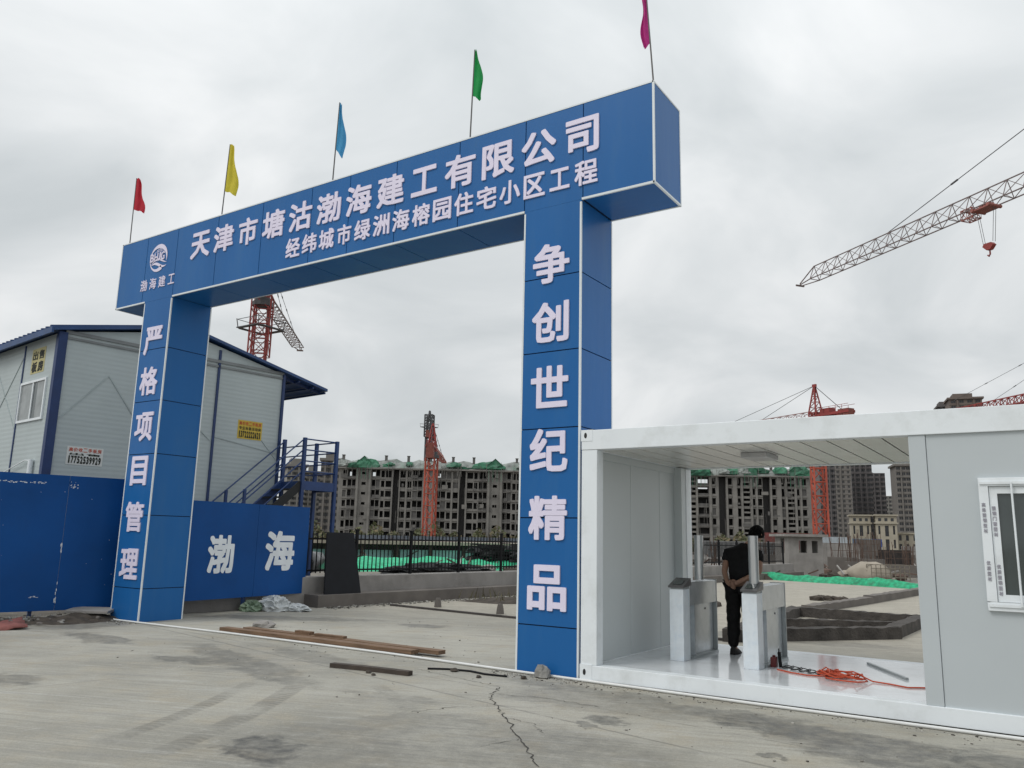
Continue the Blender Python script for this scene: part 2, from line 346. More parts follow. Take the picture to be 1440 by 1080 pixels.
        mp = node('ShaderNodeMapping', vector_type='TEXTURE'); mp.inputs['Location'].default_value = (ex+.45, ey+.45, 0); mp.inputs['Rotation'].default_value = (0, 0, R(an)); mp.inputs['Scale'].default_value = (rx*1.25, ry*1.6, 1)
        l.new(wv.outputs[0], mp.inputs[0]); le = node('ShaderNodeVectorMath', operation='LENGTH'); l.new(mp.outputs[0], le.inputs[0])
        k = M('MULTIPLY', M('MULTIPLY', ramp(le.outputs['Value'], 1.15, .72), am), M('MULTIPLY_ADD', ramp(mid2, .35, .65), .5, .48)); wet = k if wet is None else M('MAXIMUM', wet, k)
    # tyre print: short tread bars in two narrow bands
    for (ax_, ay, bx, by, hw) in ((-.75, -4.95, -2.3, -1.85, .13), (-1.35, -4.95, -2.75, -2.2, .10), (-.2, -2.6, -1.7, -1.7, .1)):
        dx, dy = bx-ax_, by-ay; ln = math.hypot(dx, dy); dx /= ln; dy /= ln
        u = M('ADD', M('MULTIPLY', M('SUBTRACT', px, ax_), dx), M('MULTIPLY', M('SUBTRACT', py, ay), dy))
        v = M('ADD', M('MULTIPLY', M('SUBTRACT', px, ax_), -dy), M('MULTIPLY', M('SUBTRACT', py, ay), dx)); av = M('ABSOLUTE', M('ADD', v, M('MULTIPLY', M('SINE', M('MULTIPLY', u, 1.1)), .09)))
        tread = M('MULTIPLY_ADD', M('SINE', M('ADD', M('MULTIPLY', u, 75), M('MULTIPLY', av, 40))), .5, .5)
        k = M('MULTIPLY', M('MULTIPLY', ramp(av, hw, hw*.7), M('MULTIPLY_ADD', tread, .6, .4)), M('MULTIPLY', M('MULTIPLY', ramp(u, 0, .5), ramp(u, ln, ln-.6)), M('MULTIPLY', ramp(mid, .3, .6), .40)))
        wet = M('MAXIMUM', wet, k)
    # construction joints of the pour
    for (ax_, ay, dx, dy, wd, am) in ((-6.5, -.46, .982, -.19, .016, .4), (0, -1.12, .99, -.13, .012, .35), (-3.5, 0, .12, .99, .012, .22)):
        v = M('ABSOLUTE', M('ADD', M('MULTIPLY', M('SUBTRACT', px, ax_), -dy), M('MULTIPLY', M('SUBTRACT', py, ay), dx)))
        wet = M('MAXIMUM', wet, M('MULTIPLY', M('MULTIPLY', ramp(v, wd*1.6, wd*.4), ramp(mid, .3, .55)), am))
    inv = M('SUBTRACT', 1.0, wet); sc2 = node('ShaderNodeVectorMath', operation='SCALE'); l.new(c, sc2.inputs[0]); l.new(M('MULTIPLY', inv, M('MULTIPLY', M('MULTIPLY_ADD', fine, .5, .75), M('MULTIPLY_ADD', ramp(grit, .3, .7), .34, .83))), sc2.inputs['Scale'])
    l.new(sc2.outputs[0], b.inputs['Base Color'])
    l.new(M('SUBTRACT', M('MULTIPLY_ADD', mid, .3, .62), M('MULTIPLY', wet, .5)), b.inputs['Roughness'])
    bp = node('ShaderNodeBump'); bp.inputs['Strength'].default_value = .35; bp.inputs['Distance'].default_value = .02
    l.new(M('ADD', M('ADD', M('MULTIPLY', fine, .5), M('MULTIPLY', grit, .25)), M('ADD', streak, mid)), bp.inputs['Height']); l.new(bp.outputs[0], b.inputs['Normal'])
    return m
g = MB(); xs = [-3000, -200, -60, -12, -4, 4, 12, 60, 200, 3000]
g.grid([[(x, y, 0) for x in xs] for y in [-3000, -200, -30, -8, 0, 8, 30, 100, 300, 3000]], smooth=False)
g.build('ground', ground_mat(), kind='structure')
# crack across the slab
ck = MB(); rnd = random.Random(3)
def crack(pts, w_):
    P = []
    for (a, b_) in zip(pts, pts[1:]):
        for k in range(12):
            t = k/12; P.append((a[0]+(b_[0]-a[0])*t+rnd.uniform(-.028, .028), a[1]+(b_[1]-a[1])*t+rnd.uniform(-.022, .022)))
    P.append(pts[-1]); ws = [w_*rnd.uniform(.3, 1) for _ in P]; ws[0] = ws[-1] = .002
    d = Vector((pts[-1][0]-pts[0][0], pts[-1][1]-pts[0][1], 0)).normalized(); nn = Vector((-d.y, d.x, 0))
    ck.grid([[Vector((p[0], p[1], .004))-nn*k, Vector((p[0], p[1], .004))+nn*k] for p, k in zip(P, ws)], smooth=False)
crack([(-.42, -.95), (-.3, -1.3), (-.11, -1.59), (.45, -2.15), (.96, -2.72), (1.5, -3.3)], .0085); crack([(.45, -2.15), (.75, -2.2), (1.0, -2.42)], .004); crack([(.1, -1.8), (-.2, -2.1), (-.35, -2.5)], .004); crack([(.96, -2.72), (.85, -3.1)], .004)
crack([(-.30, -1.3), (.3, -1.15), (.9, -1.2)], .006)
crack([(-.42, -.95), (-1.3, -.75), (-1.9, -.6)], .005)
ck.build('ground_crack', mat('crack_dark', (.05, .047, .042), .95), kind='structure')

# loose grit on the slab, added densest along bases to darken contact edges
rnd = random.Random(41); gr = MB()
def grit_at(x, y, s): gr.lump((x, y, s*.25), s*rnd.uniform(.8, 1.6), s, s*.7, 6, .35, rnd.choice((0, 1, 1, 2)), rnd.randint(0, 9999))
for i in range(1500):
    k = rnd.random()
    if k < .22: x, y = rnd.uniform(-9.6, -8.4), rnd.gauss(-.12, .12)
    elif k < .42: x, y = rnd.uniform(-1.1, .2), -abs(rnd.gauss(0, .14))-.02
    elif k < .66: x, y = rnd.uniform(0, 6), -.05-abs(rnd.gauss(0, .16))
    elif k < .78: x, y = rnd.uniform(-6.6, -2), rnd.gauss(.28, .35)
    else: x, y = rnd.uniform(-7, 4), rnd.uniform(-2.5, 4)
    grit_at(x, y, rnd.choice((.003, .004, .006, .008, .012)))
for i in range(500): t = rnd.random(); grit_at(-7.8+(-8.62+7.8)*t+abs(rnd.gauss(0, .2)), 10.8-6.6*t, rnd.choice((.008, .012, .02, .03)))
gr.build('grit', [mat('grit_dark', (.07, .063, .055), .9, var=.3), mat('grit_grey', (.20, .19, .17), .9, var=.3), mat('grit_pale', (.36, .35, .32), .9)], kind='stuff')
# ------------------------------------------------------------------ gate
GX0, GX1, GZ0, GZ1, GD = -10.427, 1.0, 5.82, 7.152, .84
PLX, PRX, PW, PD = -9.443, -.852, .852, .86
gate = thing('portal_gate', 'blue clad portal gate with white lettering spanning the site entrance', 'gate', (-4.7, 0, 0))
SEAMS = [GX0, -9.55, -8.59, -7.4, -6.2, -5.0, -4.14, -3.17, -1.98, -.86, .02, GX1]
G_ = .007
bm_ = MB(); bm_.box(GX0+.02, GX1-.02, .02, GD-.02, GZ0+.02, GZ1-.02, 1)
for a, c in zip(SEAMS, SEAMS[1:]):
    bm_.box(a+G_, c-G_, 0, .0195, GZ0, GZ1); bm_.box(a+G_, c-G_, GD-.0195, GD, GZ0, GZ1)
    bm_.box(a+G_, c-G_, .02, GD-.02, GZ1-.0195, GZ1)
    a2, c2 = a+G_, c-G_
    for lo, hi in ((PLX, PLX+PW), (PRX, PRX+PW)):       # leave the undersides open where the pillars meet the beam
        if a2 >= lo-.02 and c2 <= hi+.02: a2 = c2
        elif a2 < lo < c2: c2 = lo
    if c2-a2 > .02: bm_.box(a2, c2, .02, GD-.02, GZ0, GZ0+.0195)
for x in (GX0, GX1-.0195): bm_.box(x, x+.0195, .02, GD-.02, GZ0+.02, GZ1-.02)
beam = wpart(bm_, 'beam', [BLUE, CORE], gate)
ZS = [0, .56, 1.82, 2.91, 3.88, 4.86, GZ0-.002]
def pillar(x0):
    b_ = MB(); b_.box(x0+.02, x0+PW-.02, .02, PD-.02, 0, GZ0-.004, 1)
    for a, c in zip(ZS, ZS[1:]):
        a += 0 if a == 0 else G_; c -= G_ if c < 5.8 else 0
        b_.box(x0, x0+PW, 0, .0195, a, c); b_.box(x0, x0+PW, PD-.0195, PD, a, c)
        b_.box(x0, x0+.0195, .02, PD-.02, a, c); b_.box(x0+PW-.0195, x0+PW, .02, PD-.02, a, c)
    return wpart(b_, 'pillar', [BLUE, CORE], gate)
pilL, pilR = pillar(PLX), pillar(PRX)
T = .024; tr = MB()
def trimz(x, y, z0, z1, sx_, sy_): tr.box(min(x, x+sx_*T), max(x, x+sx_*T), min(y, y+sy_*T), max(y, y+sy_*T), z0, z1)
for x0 in (PLX, PRX):
    for (x, sxx) in ((x0-.004, 1), (x0+PW+.004, -1)):
        trimz(x, -.004, 0, GZ0-.03, sxx, 1); trimz(x, PD+.004, 0, GZ0-.03, sxx, -1)
for (y, s) in ((-.005, 1), (GD+.005, -1)):
    ya, yb = min(y, y+s*T), max(y, y+s*T)
    tr.box(GX0, GX1, ya, yb, GZ1-.012, GZ1+.008)
    for a, c in ((GX0, PLX-.006), (PLX+PW+.006, PRX-.006), (PRX+PW+.006, GX1)): tr.box(a, c, ya, yb, GZ0-.008, GZ0+.02)
    for x, sxx in ((GX0-.005, 1), (GX1+.005, -1)): trimz(x, y, GZ0-.01, GZ1+.01, sxx, s)
for x, s in ((GX0-.005, 1), (GX1+.005, -1)):
    for z0, z1 in ((GZ0-.008, GZ0+.018), (GZ1-.012, GZ1+.008)): tr.box(min(x, x+s*T), max(x, x+s*T), T, GD-T, z0, z1)
wpart(tr, 'edge_trim', TRIM, gate)
def letters(parent, text, pts, w_, h_, bold, mats, th=.014, y=-.001):
    for ch, (x, z) in zip(text, pts):
        q = MB(); put_glyph(q, ch, (x, y, z), X, Z, -Y, w_*(.9 if ch in '司市工日目' else 1), h_*(.88 if ch == '工' else 1), bold, th)
        if parent is gate: wpart(q, 'letter', mats, gate)
        else: q.build('letter', mats, parent)
def lin(a, b_, n): return [a+(b_-a)*i/(n-1) for i in range(n)]
letters(beam, '天津市塘沽渤海建工有限公司', [(x, 6.685) for x in lin(-7.86, .01, 13)], .54, .50, .027, LETTER)
letters(beam, '经纬城市绿洲海榕园住宅小区工程', [(x, 6.165) for x in lin(-5.36, .07, 15)], .33, .335, .024, LETTER)
letters(beam, '渤海建工', [(x, 6.165) for x in lin(-9.53, -8.66, 4)], .21, .22, .012, LETTER, .008)
letters(pilR, '争创世纪精品', [(-.43, z) for z in (5.04, 4.26, 3.43, 2.64, 1.82, 1.0)], .54, .53, .028, LETTER)
letters(pilL, '严格项目管理', [(-9.02, z) for z in (5.03, 4.26, 3.41, 2.61, 1.79, .97)], .54, .53, .028, LETTER)
# round company emblem: ring, four initials, waves
em = MB(); ec = Vector((-9.14, 0, 6.66)); er = .275
def arc2(r0, r1, a0, a1, n=28, off=(0, 0), y=-.008):
    rows = []
    for i in range(n+1):
        a = R(a0+(a1-a0)*i/n); t = i/n
        ra = r0(t) if callable(r0) else r0; rb = r1(t) if callable(r1) else r1
        rows.append([ec+Vector((ra*math.cos(a)+off[0], y, ra*math.sin(a)+off[1])), ec+Vector((rb*math.cos(a), y, rb*math.sin(a)))])
    em.grid(rows, smooth=False)
arc2(lambda t: er*(.96-.26*math.sin(math.pi*min(1, t*1.0))), er, 165, -18)          # thick upper right rim
arc2(lambda t: er*(.93-.30*t*t), er, 186, 300)
for k, (zz, h0) in enumerate(((-.075, .035), (-.15, .05))):                        # waves
    em.grid([[ec+Vector((-.23+.5*i/14, -.008, zz+.045*math.sin(i/14*5.2-.6+k)-h0*.5*math.sin(math.pi*i/14))), ec+Vector((-.23+.5*i/14, -.008, zz+.045*math.sin(i/14*5.2-.6+k)+h0*.6*math.sin(math.pi*i/14)+.004))] for i in range(15)], smooth=False)
for k in range(7): em.box(ec.x-.12+k*.045, ec.x-.105+k*.045, -.0075, -.002, ec.z+.118, ec.z+.135+.06*math.sin(math.pi*k/6))
for ch, dx in zip('BHJG', (-.205, -.075, .03, .135)): put_glyph(em, ch, ec+Vector((dx, 0, .025)), X, Z, -Y, .115 if ch != 'J' else .08, .165, .02, .012)
em.build('emblem', LETTER, beam)
# flags along the top
def flag(x, y, h_, col, ys, fly, droop, seed, lean=0, blabel=''):
    t = thing('flag', blabel, 'flag', (x, y, GZ1), group='coloured flags along the gate top')
    rnd_ = random.Random(seed)
    p = MB(); p.tube([(0, 0, 0), (lean*.5, 0, h_*.5), (lean, 0, h_)], [.011, .010, .008], 8); p.build('pole', POLE, t)
    z0, z1 = h_*ys[0], h_*ys[1]; rows = []
    for i in range(19):
        s = i/18; row = []
        for j in range(13):
            u = j/12; zz = z1+(z0-z1)*s
            reach = fly*(.25+.75*min(1, s*1.25)**.8)*(1-.12*s*s)
            f = math.sin(u*9+s*3+seed)*.035*u + math.sin(u*17+seed*2+s*5)*.012*u
            dx = u*reach + .02*math.sin(s*8+seed)*u; dz = -droop*u*(.35+.65*s) - .02*math.sin(u*7+seed)*u
            row.append((lean*zz/h_+.008*(1 if fly > 0 else -1)+dx*.83-f*.55, dx*.55+f*.83, zz+dz))
        rows.append(row)
    c = MB(); c.grid(rows); o = c.build('cloth', FLAGM[col], t)
    for v in o.data.vertices: v.co.z += .012*mnoise.noise(Vector((v.co.x*30, v.co.z*14, seed)))
flag(-10.25, .03, 1.42, 'red', (.52, 1.0), .24, .06, 1, -.03, 'red flag, lowest and shortest cloth, at the far left end of the gate')
flag(-7.38, .03, 1.38, 'yellow', (.34, 1.0), .23, .06, 2, .05, 'yellow flag flying above the left part of the gate')
flag(-4.58, .03, 1.38, 'blue', (.40, 1.0), .15, .14, 3, .04, 'light blue flag hanging limp from its pole on the gate')
flag(-1.83, .03, 1.40, 'green', (.48, 1.0), .15, .08, 4, .03, 'green flag hanging from its pole above the right pillar side')
flag(.985, .03, 1.35, 'pink', (.40, 1.0), -.10, .08, 5, -.09, 'magenta pink flag at the right end of the gate top')

# ------------------------------------------------------------------ container cabin (front half open as a passage)
CX0, CX1, CY0, CY1, CZ0, CZ1, FZ, CLZ = .045, 6.1, -.035, 2.96, .028, 2.85, .18, 2.62
cab = thing('container_cabin', 'white container cabin, open passage on the left and guard room with window on the right', 'cabin', (3, 1.4, 0))
for x0, x1 in ((CX0, .25), (CX1-.2, CX1)):
    for y0, y1 in ((CY0, CY0+.16), (CY1-.2, CY1)): b_ = MB(); b_.box(x0, x1, y0, y1, FZ+.004, CLZ-.004); wpart(b_, 'corner_post', WHITE, cab, bevel=.008)
b_ = MB(); b_.box(CX0, CX1, CY0-.006, CY0+.15, CZ0, FZ+.004); b_.box(CX0, CX1, CY1-.15, CY1, CZ0, FZ); b_.box(CX0, CX0+.12, CY0+.151, CY1-.151, CZ0, FZ); b_.box(CX1-.12, CX1, CY0+.151, CY1-.151, CZ0, FZ)
wpart(b_, 'bottom_rail', WHITE, cab, bevel=.006)
b_ = MB(); b_.box(CX0, CX1, CY0-.006, CY0+.14, CLZ-.003, CZ1); b_.box(CX0, CX1, CY1-.14, CY1, CLZ, CZ1-.02); b_.box(CX0, CX0+.12, CY0+.141, CY1-.141, CLZ, CZ1-.02); b_.box(CX1-.12, CX1, CY0+.141, CY1-.141, CLZ, CZ1-.02)
wpart(b_, 'top_rail', WHITE, cab, bevel=.006)
for x0 in (CX0-.004, CX1-.15):
    for z0, z1 in ((CZ0-.003, .19), (CZ1-.13, CZ1+.004)):
        b_ = MB(); b_.box(x0, x0+.154, CY0-.010, CY0+.1, z0, z1)
        zc, xc = (z0+z1)/2, x0+.06; b_.face([(xc+.019*math.cos(a*math.pi/8), CY0-.012, zc+.034*math.sin(a*math.pi/8)) for a in range(16)], 1)
        wpart(b_, 'corner_casting', [WHITE, DARK], cab)
b_ = MB(); b_.box(CX0+.12, CX1-.12, CY0+.15, CY1-.15, .08, FZ); wpart(b_, 'floor', FLOORM, cab)
b_ = MB(); b_.box(CX0+.1, CX1-.1, CY0+.14, CY1-.14, CZ1-.10, CZ1-.04, 1)
x = .13; 
while x < CX1-.2: b_.box(x+.009, x+.255, CY0+.14, CY1-.14, CLZ+.01, CLZ+.03, 0); b_.box(x-.008, x+.008, CY0+.14, CY1-.14, CLZ+.022, CLZ+.03, 2); x += .264
wpart(b_, 'ceiling', [CEILM, WHITE, DARK], cab)
b_ = MB(); b_.box(CX0+.01, CX0+.075, CY0+.16, CY1-.2, FZ, CLZ)
for k in range(3): b_.box(CX0+.075, CX0+.079, .22+k*.93, 1.12+k*.93 if k < 2 else CY1-.21, FZ+.002, CLZ-.002)
b_.box(CX0+.075, CX0+.10, CY0+.16, CY1-.2, CLZ-.09, CLZ-.003); wpart(b_, 'side_wall', WALLI, cab)
b_ = MB(); b_.box(.075, .24, CY1-.36, CY1-.205, FZ, CLZ); wpart(b_, 'rear_jamb', WALLI, cab)
# guard-room walls
WX0, WX1, WZ0, WZ1, FY = 4.115, 5.35, 1.04, 2.20, CY0+.02
b_ = MB(); b_.box(3.715, WX0, FY, FY+.06, FZ+.004, CLZ-.004); b_.box(WX1, CX1-.2, FY, FY+.06, FZ+.004, CLZ-.004); b_.box(WX0, WX1, FY, FY+.06, FZ+.004, WZ0); b_.box(WX0, WX1, FY, FY+.06, WZ1, CLZ-.004)
wpart(b_, 'front_wall', WALLW, cab)
b_ = MB(); b_.box(3.565, 3.711, FY-.012, FY+.09, FZ+.004, CLZ-.004); wpart(b_, 'door_jamb', WALLW, cab, bevel=.006)
b_ = MB(); b_.box(3.64, 3.70, FY+.09, CY1-.15, FZ+.002, CLZ); wpart(b_, 'partition_wall', WALLI, cab)
b_ = MB(); b_.box(3.7, CX1-.2, CY1-.10, CY1-.04, FZ, CLZ); b_.box(CX1-.08, CX1-.02, CY0+.16, CY1-.2, FZ, CLZ); wpart(b_, 'rear_wall', WALLI, cab)
# window
b_ = MB(); fy0 = FY-.035
def frame(mb, x0, x1, z0, z1, t, y0, y1, mi=0):
    mb.box(x0, x1, y0, y1, z0, z0+t, mi); mb.box(x0, x1, y0, y1, z1-t, z1, mi); mb.box(x0, x0+t, y0, y1, z0+t, z1-t, mi); mb.box(x1-t, x1, y0, y1, z0+t, z1-t, mi)
frame(b_, WX0, WX1, WZ0, WZ1, .075, fy0, FY+.05); win = wpart(b_, 'window', WHITE, cab, bevel=.004)
b_ = MB(); xm = (WX0+WX1)/2
frame(b_, WX0+.078, xm, WZ0+.078, WZ1-.078, .062, fy0+.02, FY+.045); frame(b_, xm+.002, WX1-.078, WZ0+.078, WZ1-.078, .062, fy0+.03, FY+.045)
b_.build('sash', WHITE, win)
b_ = MB(); b_.box(WX0+.14, WX1-.14, FY+.01, FY+.016, WZ0+.14, WZ1-.14); b_.build('pane', GLASS, win)
for x in (WX0+.255, WX0+.5, WX0+.745, WX0+.99):
    b_ = MB(); b_.tube([(x, fy0-.012, WZ0+.045), (x, fy0-.012, WZ1-.045)], .0095, 8); b_.build('security_bar', WHITE, win)
for z in (WZ1-.058, WZ0+.035): b_ = MB(); b_.box(WX0+.01, WX1-.01, fy0-.012, fy0-.001, z, z+.023); b_.build('bar_rail', WHITE, win)
# printed lines on the protective film of the frame
for x, z0, s in ((WX0+.030, 1.96, '高级塑钢型材'), (WX0+.030, 1.45, '优质型材'), (WX0+.106, 1.93, '塑钢门窗型材'), (WX0+.106, 1.42, '优质塑钢型材')):
    fm = MB()
    for k, ch in enumerate(s): put_glyph(fm, ch, (x, fy0-.001 if x < WX0+.07 else fy0+.019, z0-k*.046), X, Z, -Y, .03, .036, .03, .0008)
    fm.build('film_lettering', mat('faded_print', (.34, .33, .38), .7), win)
b_ = MB(); b_.box(1.62, 1.93, 1.0, 1.5, CLZ-.05, CLZ+.008); wpart(b_, 'ceiling_lamp', mat('lamp_cover', (.46, .46, .47), .35), cab, bevel=.01)
for x in (.1, 3.0, 5.9):
    for y in (.0, 2.7): b_ = MB(); b_.box(x, x+.16, y+.0, y+.2, 0, CZ0-.001); wpart(b_, 'support_pad', mat('pad_dark', (.06, .055, .05), .9), cab)
# white conduit along the gate line
b_ = MB(); pts = [(-9.44, -.03, .018), (-9.1, -.10, .018), (-8, -.06, .018), (-6, .02, .018), (-3, .05, .018), (-1, -.03, .018), (0, -.06, .018), (2, -.11, .018), (4, -.12, .018), (6.3, -.14, .018)]
b_.tube(pts, .016, 8); tag(b_.build('conduit', PVC), 'thin white conduit lying on the concrete along the gate line', 'conduit')

# ------------------------------------------------------------------ turnstile cabinets in the passage
def turnstile(x, y, L_, label, tube_y, tx):
    t = thing('turnstile', label, 'turnstile', (x, y, FZ), group='turnstile cabinets in the open passage')
    W_, H_ = .175, .92
    b = MB(); b.box(0, W_, 0, .21, 0, H_-.09); b.build('front_column', FILM, t, bevel=.006)
    b = MB(); b.box(.01, W_-.01, .01, .2, H_-.09, H_-.055); b.build('neck', GREYP, t)
    b = MB(); P = [(-.008, -.02, H_-.075), (W_+.008, -.02, H_-.075), (W_+.008, .24, H_-.05), (-.008, .24, H_-.05), (-.008, -.02, H_-.055), (W_+.008, -.02, H_-.055), (W_+.008, .24, H_+.035), (-.008, .24, H_+.035)]
    for f in ((0, 3, 2, 1), (4, 5, 6, 7), (0, 1, 5, 4), (1, 2, 6, 5), (2, 3, 7, 6), (3, 0, 4, 7)): b.face([P[i] for i in f])
    rc = b.build('reader_cap', READER, t)
    b = MB(); b.obox((.03, .03, H_-.036), (W_-.06, 0, 0), (0, .12, .042), (0, -.002, .004)); b.build('reader_pane', GLASS, rc)
    b = MB(); b.box(.012, W_, .212, L_, H_-.29, H_-.012); b.build('bridge', FILMG, t, bevel=.004)
    b = MB(); b.box(.09, .13, .42, L_-.02, .03, H_-.292); b.box(.088, .16, .40, .42, .03, H_-.292); b.build('rear_body', FILMG, t)
    b = MB(); b.box(-.004, W_+.004, L_-.0, L_+.022, .0, H_-.004); b.build('end_plate', GREYP, t)
    b = MB(); b.box(-.02, W_+.02, .26, L_-.005, 0, .028); b.build('base_plate', GREYP, t)
    b = MB(); b.tube([(.131, L_-.3, H_-.36), (.136, L_-.3, H_-.36)], .012, 10); b.build('lock', DARK, t)
    b = MB(); n = 20; r_ = .058
    b.tube([(tx, tube_y, H_+.0), (tx, tube_y, H_+.56)], r_, n); b.build('face_reader_post', STEEL, t)
    return t
turnstile(.70, 1.0, 1.15, 'turnstile cabinet nearer the left wall, its steel post standing behind the cap', .78, .09)
turnstile(1.60, .95, 1.15, 'turnstile cabinet in front of the man, beside the cable coil', .22, .085)

# ------------------------------------------------------------------ person
def skin(name, joints, edges, mats, parent=None, sub=2, root=0, extra=None, mi=None):
    me = bpy.data.meshes.new(name); me.from_pydata([j[0] for j in joints], edges, []); o = bpy.data.objects.new(name, me); COL.objects.link(o)
    md = o.modifiers.new('skin', 'SKIN'); md.use_smooth_shade = True; md.branch_smoothing = .4
    for i, j in enumerate(joints):
        r_ = j[1]; s = me.skin_vertices[0].data[i]; s.radius = r_ if isinstance(r_, tuple) else (r_, r_); s.use_root = (i == root)
    m2 = o.modifiers.new('sub', 'SUBSURF'); m2.levels = sub; m2.render_levels = sub
    bpy.context.view_layer.update()
    nm = bpy.data.meshes.new_from_object(o.evaluated_get(bpy.context.evaluated_depsgraph_get())); bpy.data.objects.remove(o); bpy.data.meshes.remove(me)
    return nm
def add_mesh(mb, me, mi=0):
    k = len(mb.v); mb.v += [tuple(v.co) for v in me.vertices]
    for p in me.polygons: mb.f.append(tuple(k+i for i in p.vertices)); mb.m.append(mi); mb.sm.append(True)
    bpy.data.meshes.remove(me)
PB = Vector((1.22, 2.06, FZ))
J = dict(pel=(1.22, 2.06, 1.10), sp=(1.225, 2.09, 1.24), ch=(1.235, 2.15, 1.40), nb=(1.29, 2.23, 1.535), nk=(1.325, 2.29, 1.60),
         ls=(1.045, 2.16, 1.435), le=(1.035, 2.03, 1.20), lw=(1.115, 1.90, 1.075), lh=(1.165, 1.875, 1.045),
         rs=(1.435, 2.22, 1.43), re=(1.475, 2.09, 1.21), rw=(1.29, 1.92, 1.105), rh=(1.215, 1.865, 1.06),
         lp=(1.13, 2.06, 1.03), lk=(1.125, 2.09, .65), la=(1.13, 2.04, .27), lt=(1.125, 2.19, .215), rp=(1.31, 2.06, 1.03), rk=(1.32, 2.11, .65), ra=(1.325, 2.05, .27), rt=(1.335, 2.20, .215))
def chain(names, rads, edges):
    idx = {n_: i for i, n_ in enumerate(names)}
    return [(J[n_], r_) for n_, r_ in zip(names, rads)], [(idx[a], idx[b]) for a, b in edges]
body = MB()
jn = ['pel', 'sp', 'ch', 'nb', 'nk', 'ls', 'le', 'lw', 'lh', 'rs', 're', 'rw', 'rh', 'lp', 'lk', 'la', 'lt', 'rp', 'rk', 'ra', 'rt']
a, e_ = chain(jn, [(.13, .10), (.125, .095), (.145, .10), (.085, .075), .055, .055, .040, .028, (.034, .018), .055, .040, .028, (.034, .018), .08, .055, .036, .03, .08, .055, .036, .03],
              [('pel', 'sp'), ('sp', 'ch'), ('ch', 'nb'), ('nb', 'nk'), ('ch', 'ls'), ('ls', 'le'), ('le', 'lw'), ('lw', 'lh'), ('ch', 'rs'), ('rs', 're'), ('re', 'rw'), ('rw', 'rh'), ('pel', 'lp'), ('lp', 'lk'), ('lk', 'la'), ('la', 'lt'), ('pel', 'rp'), ('rp', 'rk'), ('rk', 'ra'), ('ra', 'rt')])
hc = Vector((1.365, 2.37, 1.685)); hf = Vector((.25, .75, -.8)).normalized(); hr = hf.cross(Z).normalized(); hu = hr.cross(hf)
add_mesh(body, skin('b', a, e_, SKIN))
def fingers(h_, d, side, curl):
    h_, d, side, curl = map(Vector, (h_, d, side, curl)); d.normalize(); side.normalize(); curl.normalize()
    for k, ln in enumerate((.072, .08, .075, .06)):
        o = h_+side*(.027-.018*k); add_mesh(body, skin('f', [(o, .009), (o+d*ln*.4, .0088), (o+d*ln*.72+curl*ln*.25, .008), (o+d*ln*.82+curl*ln*.6, .0068)], [(0, 1), (1, 2), (2, 3)], SKIN, sub=1))
    o = h_-d*.025+side*.03; add_mesh(body, skin('f', [(o, .011), (o+side*.025+d*.025, .010), (o+side*.03+d*.055+curl*.01, .008)], [(0, 1), (1, 2)], SKIN, sub=1))
fingers(J['lh'], (.05, -.012, -.018), (0, -.3, 1), (0, 1, -.2)); fingers(J['rh'], (-.07, -.02, -.02), (0, -.3, 1), (0, 1, -.2))
def headpt(th, ph, sc=1):       # th from crown, ph around, 0 = face
    x_, y_, z_ = math.sin(th)*math.sin(ph), math.sin(th)*math.cos(ph), math.cos(th)
    wx = .077*(1-.22*max(0, -z_)); dy = .098 if y_ < 0 else .092*(1-.1*max(0, -z_)); dz = .115 if z_ > 0 else .125
    if y_ > .75 and -.25 < z_ < .15: y_ *= 1+.14*max(0, 1-abs(x_)*5)          # nose
    if y_ > .5 and abs(z_-.15) < .14 and abs(abs(x_)-.33) < .2: y_ *= .95     # eye sockets
    return hc+(hr*x_*wx+hf*y_*dy+hu*z_*dz)*sc
body.grid([[headpt(math.pi*i/16, 2*math.pi*k/24) for k in range(24)] for i in range(17)], 0, True, True)
for s in (-1, 1): body.lump(hc+hr*s*.078+hf*-.005, .014, .022, .032, 8, .05, 0, 1, False, True)
for s in (-1, 1): body.lump(hc+hr*s*.03+hf*.085+hu*.02, .011, .009, .009, 6, 0, 1, 1, False, True)
body.lump(hc+hf*.086-hu*.058, .022, .008, .006, 6, 0, 2, 1, False, True)
body.v = [tuple(Vector(v)-PB) for v in body.v]
per = body.build('person', [SKIN, mat('eye_white', (.5, .5, .5), .3), mat('lips', (.25, .10, .08), .5)], loc=PB)
tag(per, 'person in black T-shirt and black trousers, head bowed and standing between the turnstiles', 'person')
def cloth(name, names, rads, edges, m, extra=None):
    a, e_ = chain(names, rads, edges); mb = MB(); add_mesh(mb, skin('c', a, e_, m, sub=3))
    out = []
    for v in mb.v:
        v = Vector(v); q = Vector((v.x*9, v.y*9, v.z*16)); d = Vector((mnoise.noise(q), mnoise.noise(q+Vector((9, 0, 0))), 0))*.014; d += Vector((mnoise.noise(q*2.3), mnoise.noise(q*2.3+Vector((0, 5, 0))), 0))*.006; out.append(tuple(v+d-PB))
    mb.v = out; return mb
J.update(hem=(1.22, 2.06, 1.03), lsl=(1.03, 2.085, 1.31), rsl=(1.465, 2.15, 1.31), lf=(1.13, 2.035, .25), rf=(1.325, 2.045, .25), wst=(1.22, 2.06, 1.12))
s_ = cloth('shirt', ['hem', 'sp', 'ch', 'nb', 'ls', 'lsl', 'rs', 'rsl'], [(.175, .13), (.175, .13), (.19, .145), (.11, .11), (.09, .095), (.07, .075), (.09, .095), (.07, .075)], [('hem', 'sp'), ('sp', 'ch'), ('ch', 'nb'), ('ch', 'ls'), ('ls', 'lsl'), ('ch', 'rs'), ('rs', 'rsl')], SHIRT)
s_.build('shirt', SHIRT, per)
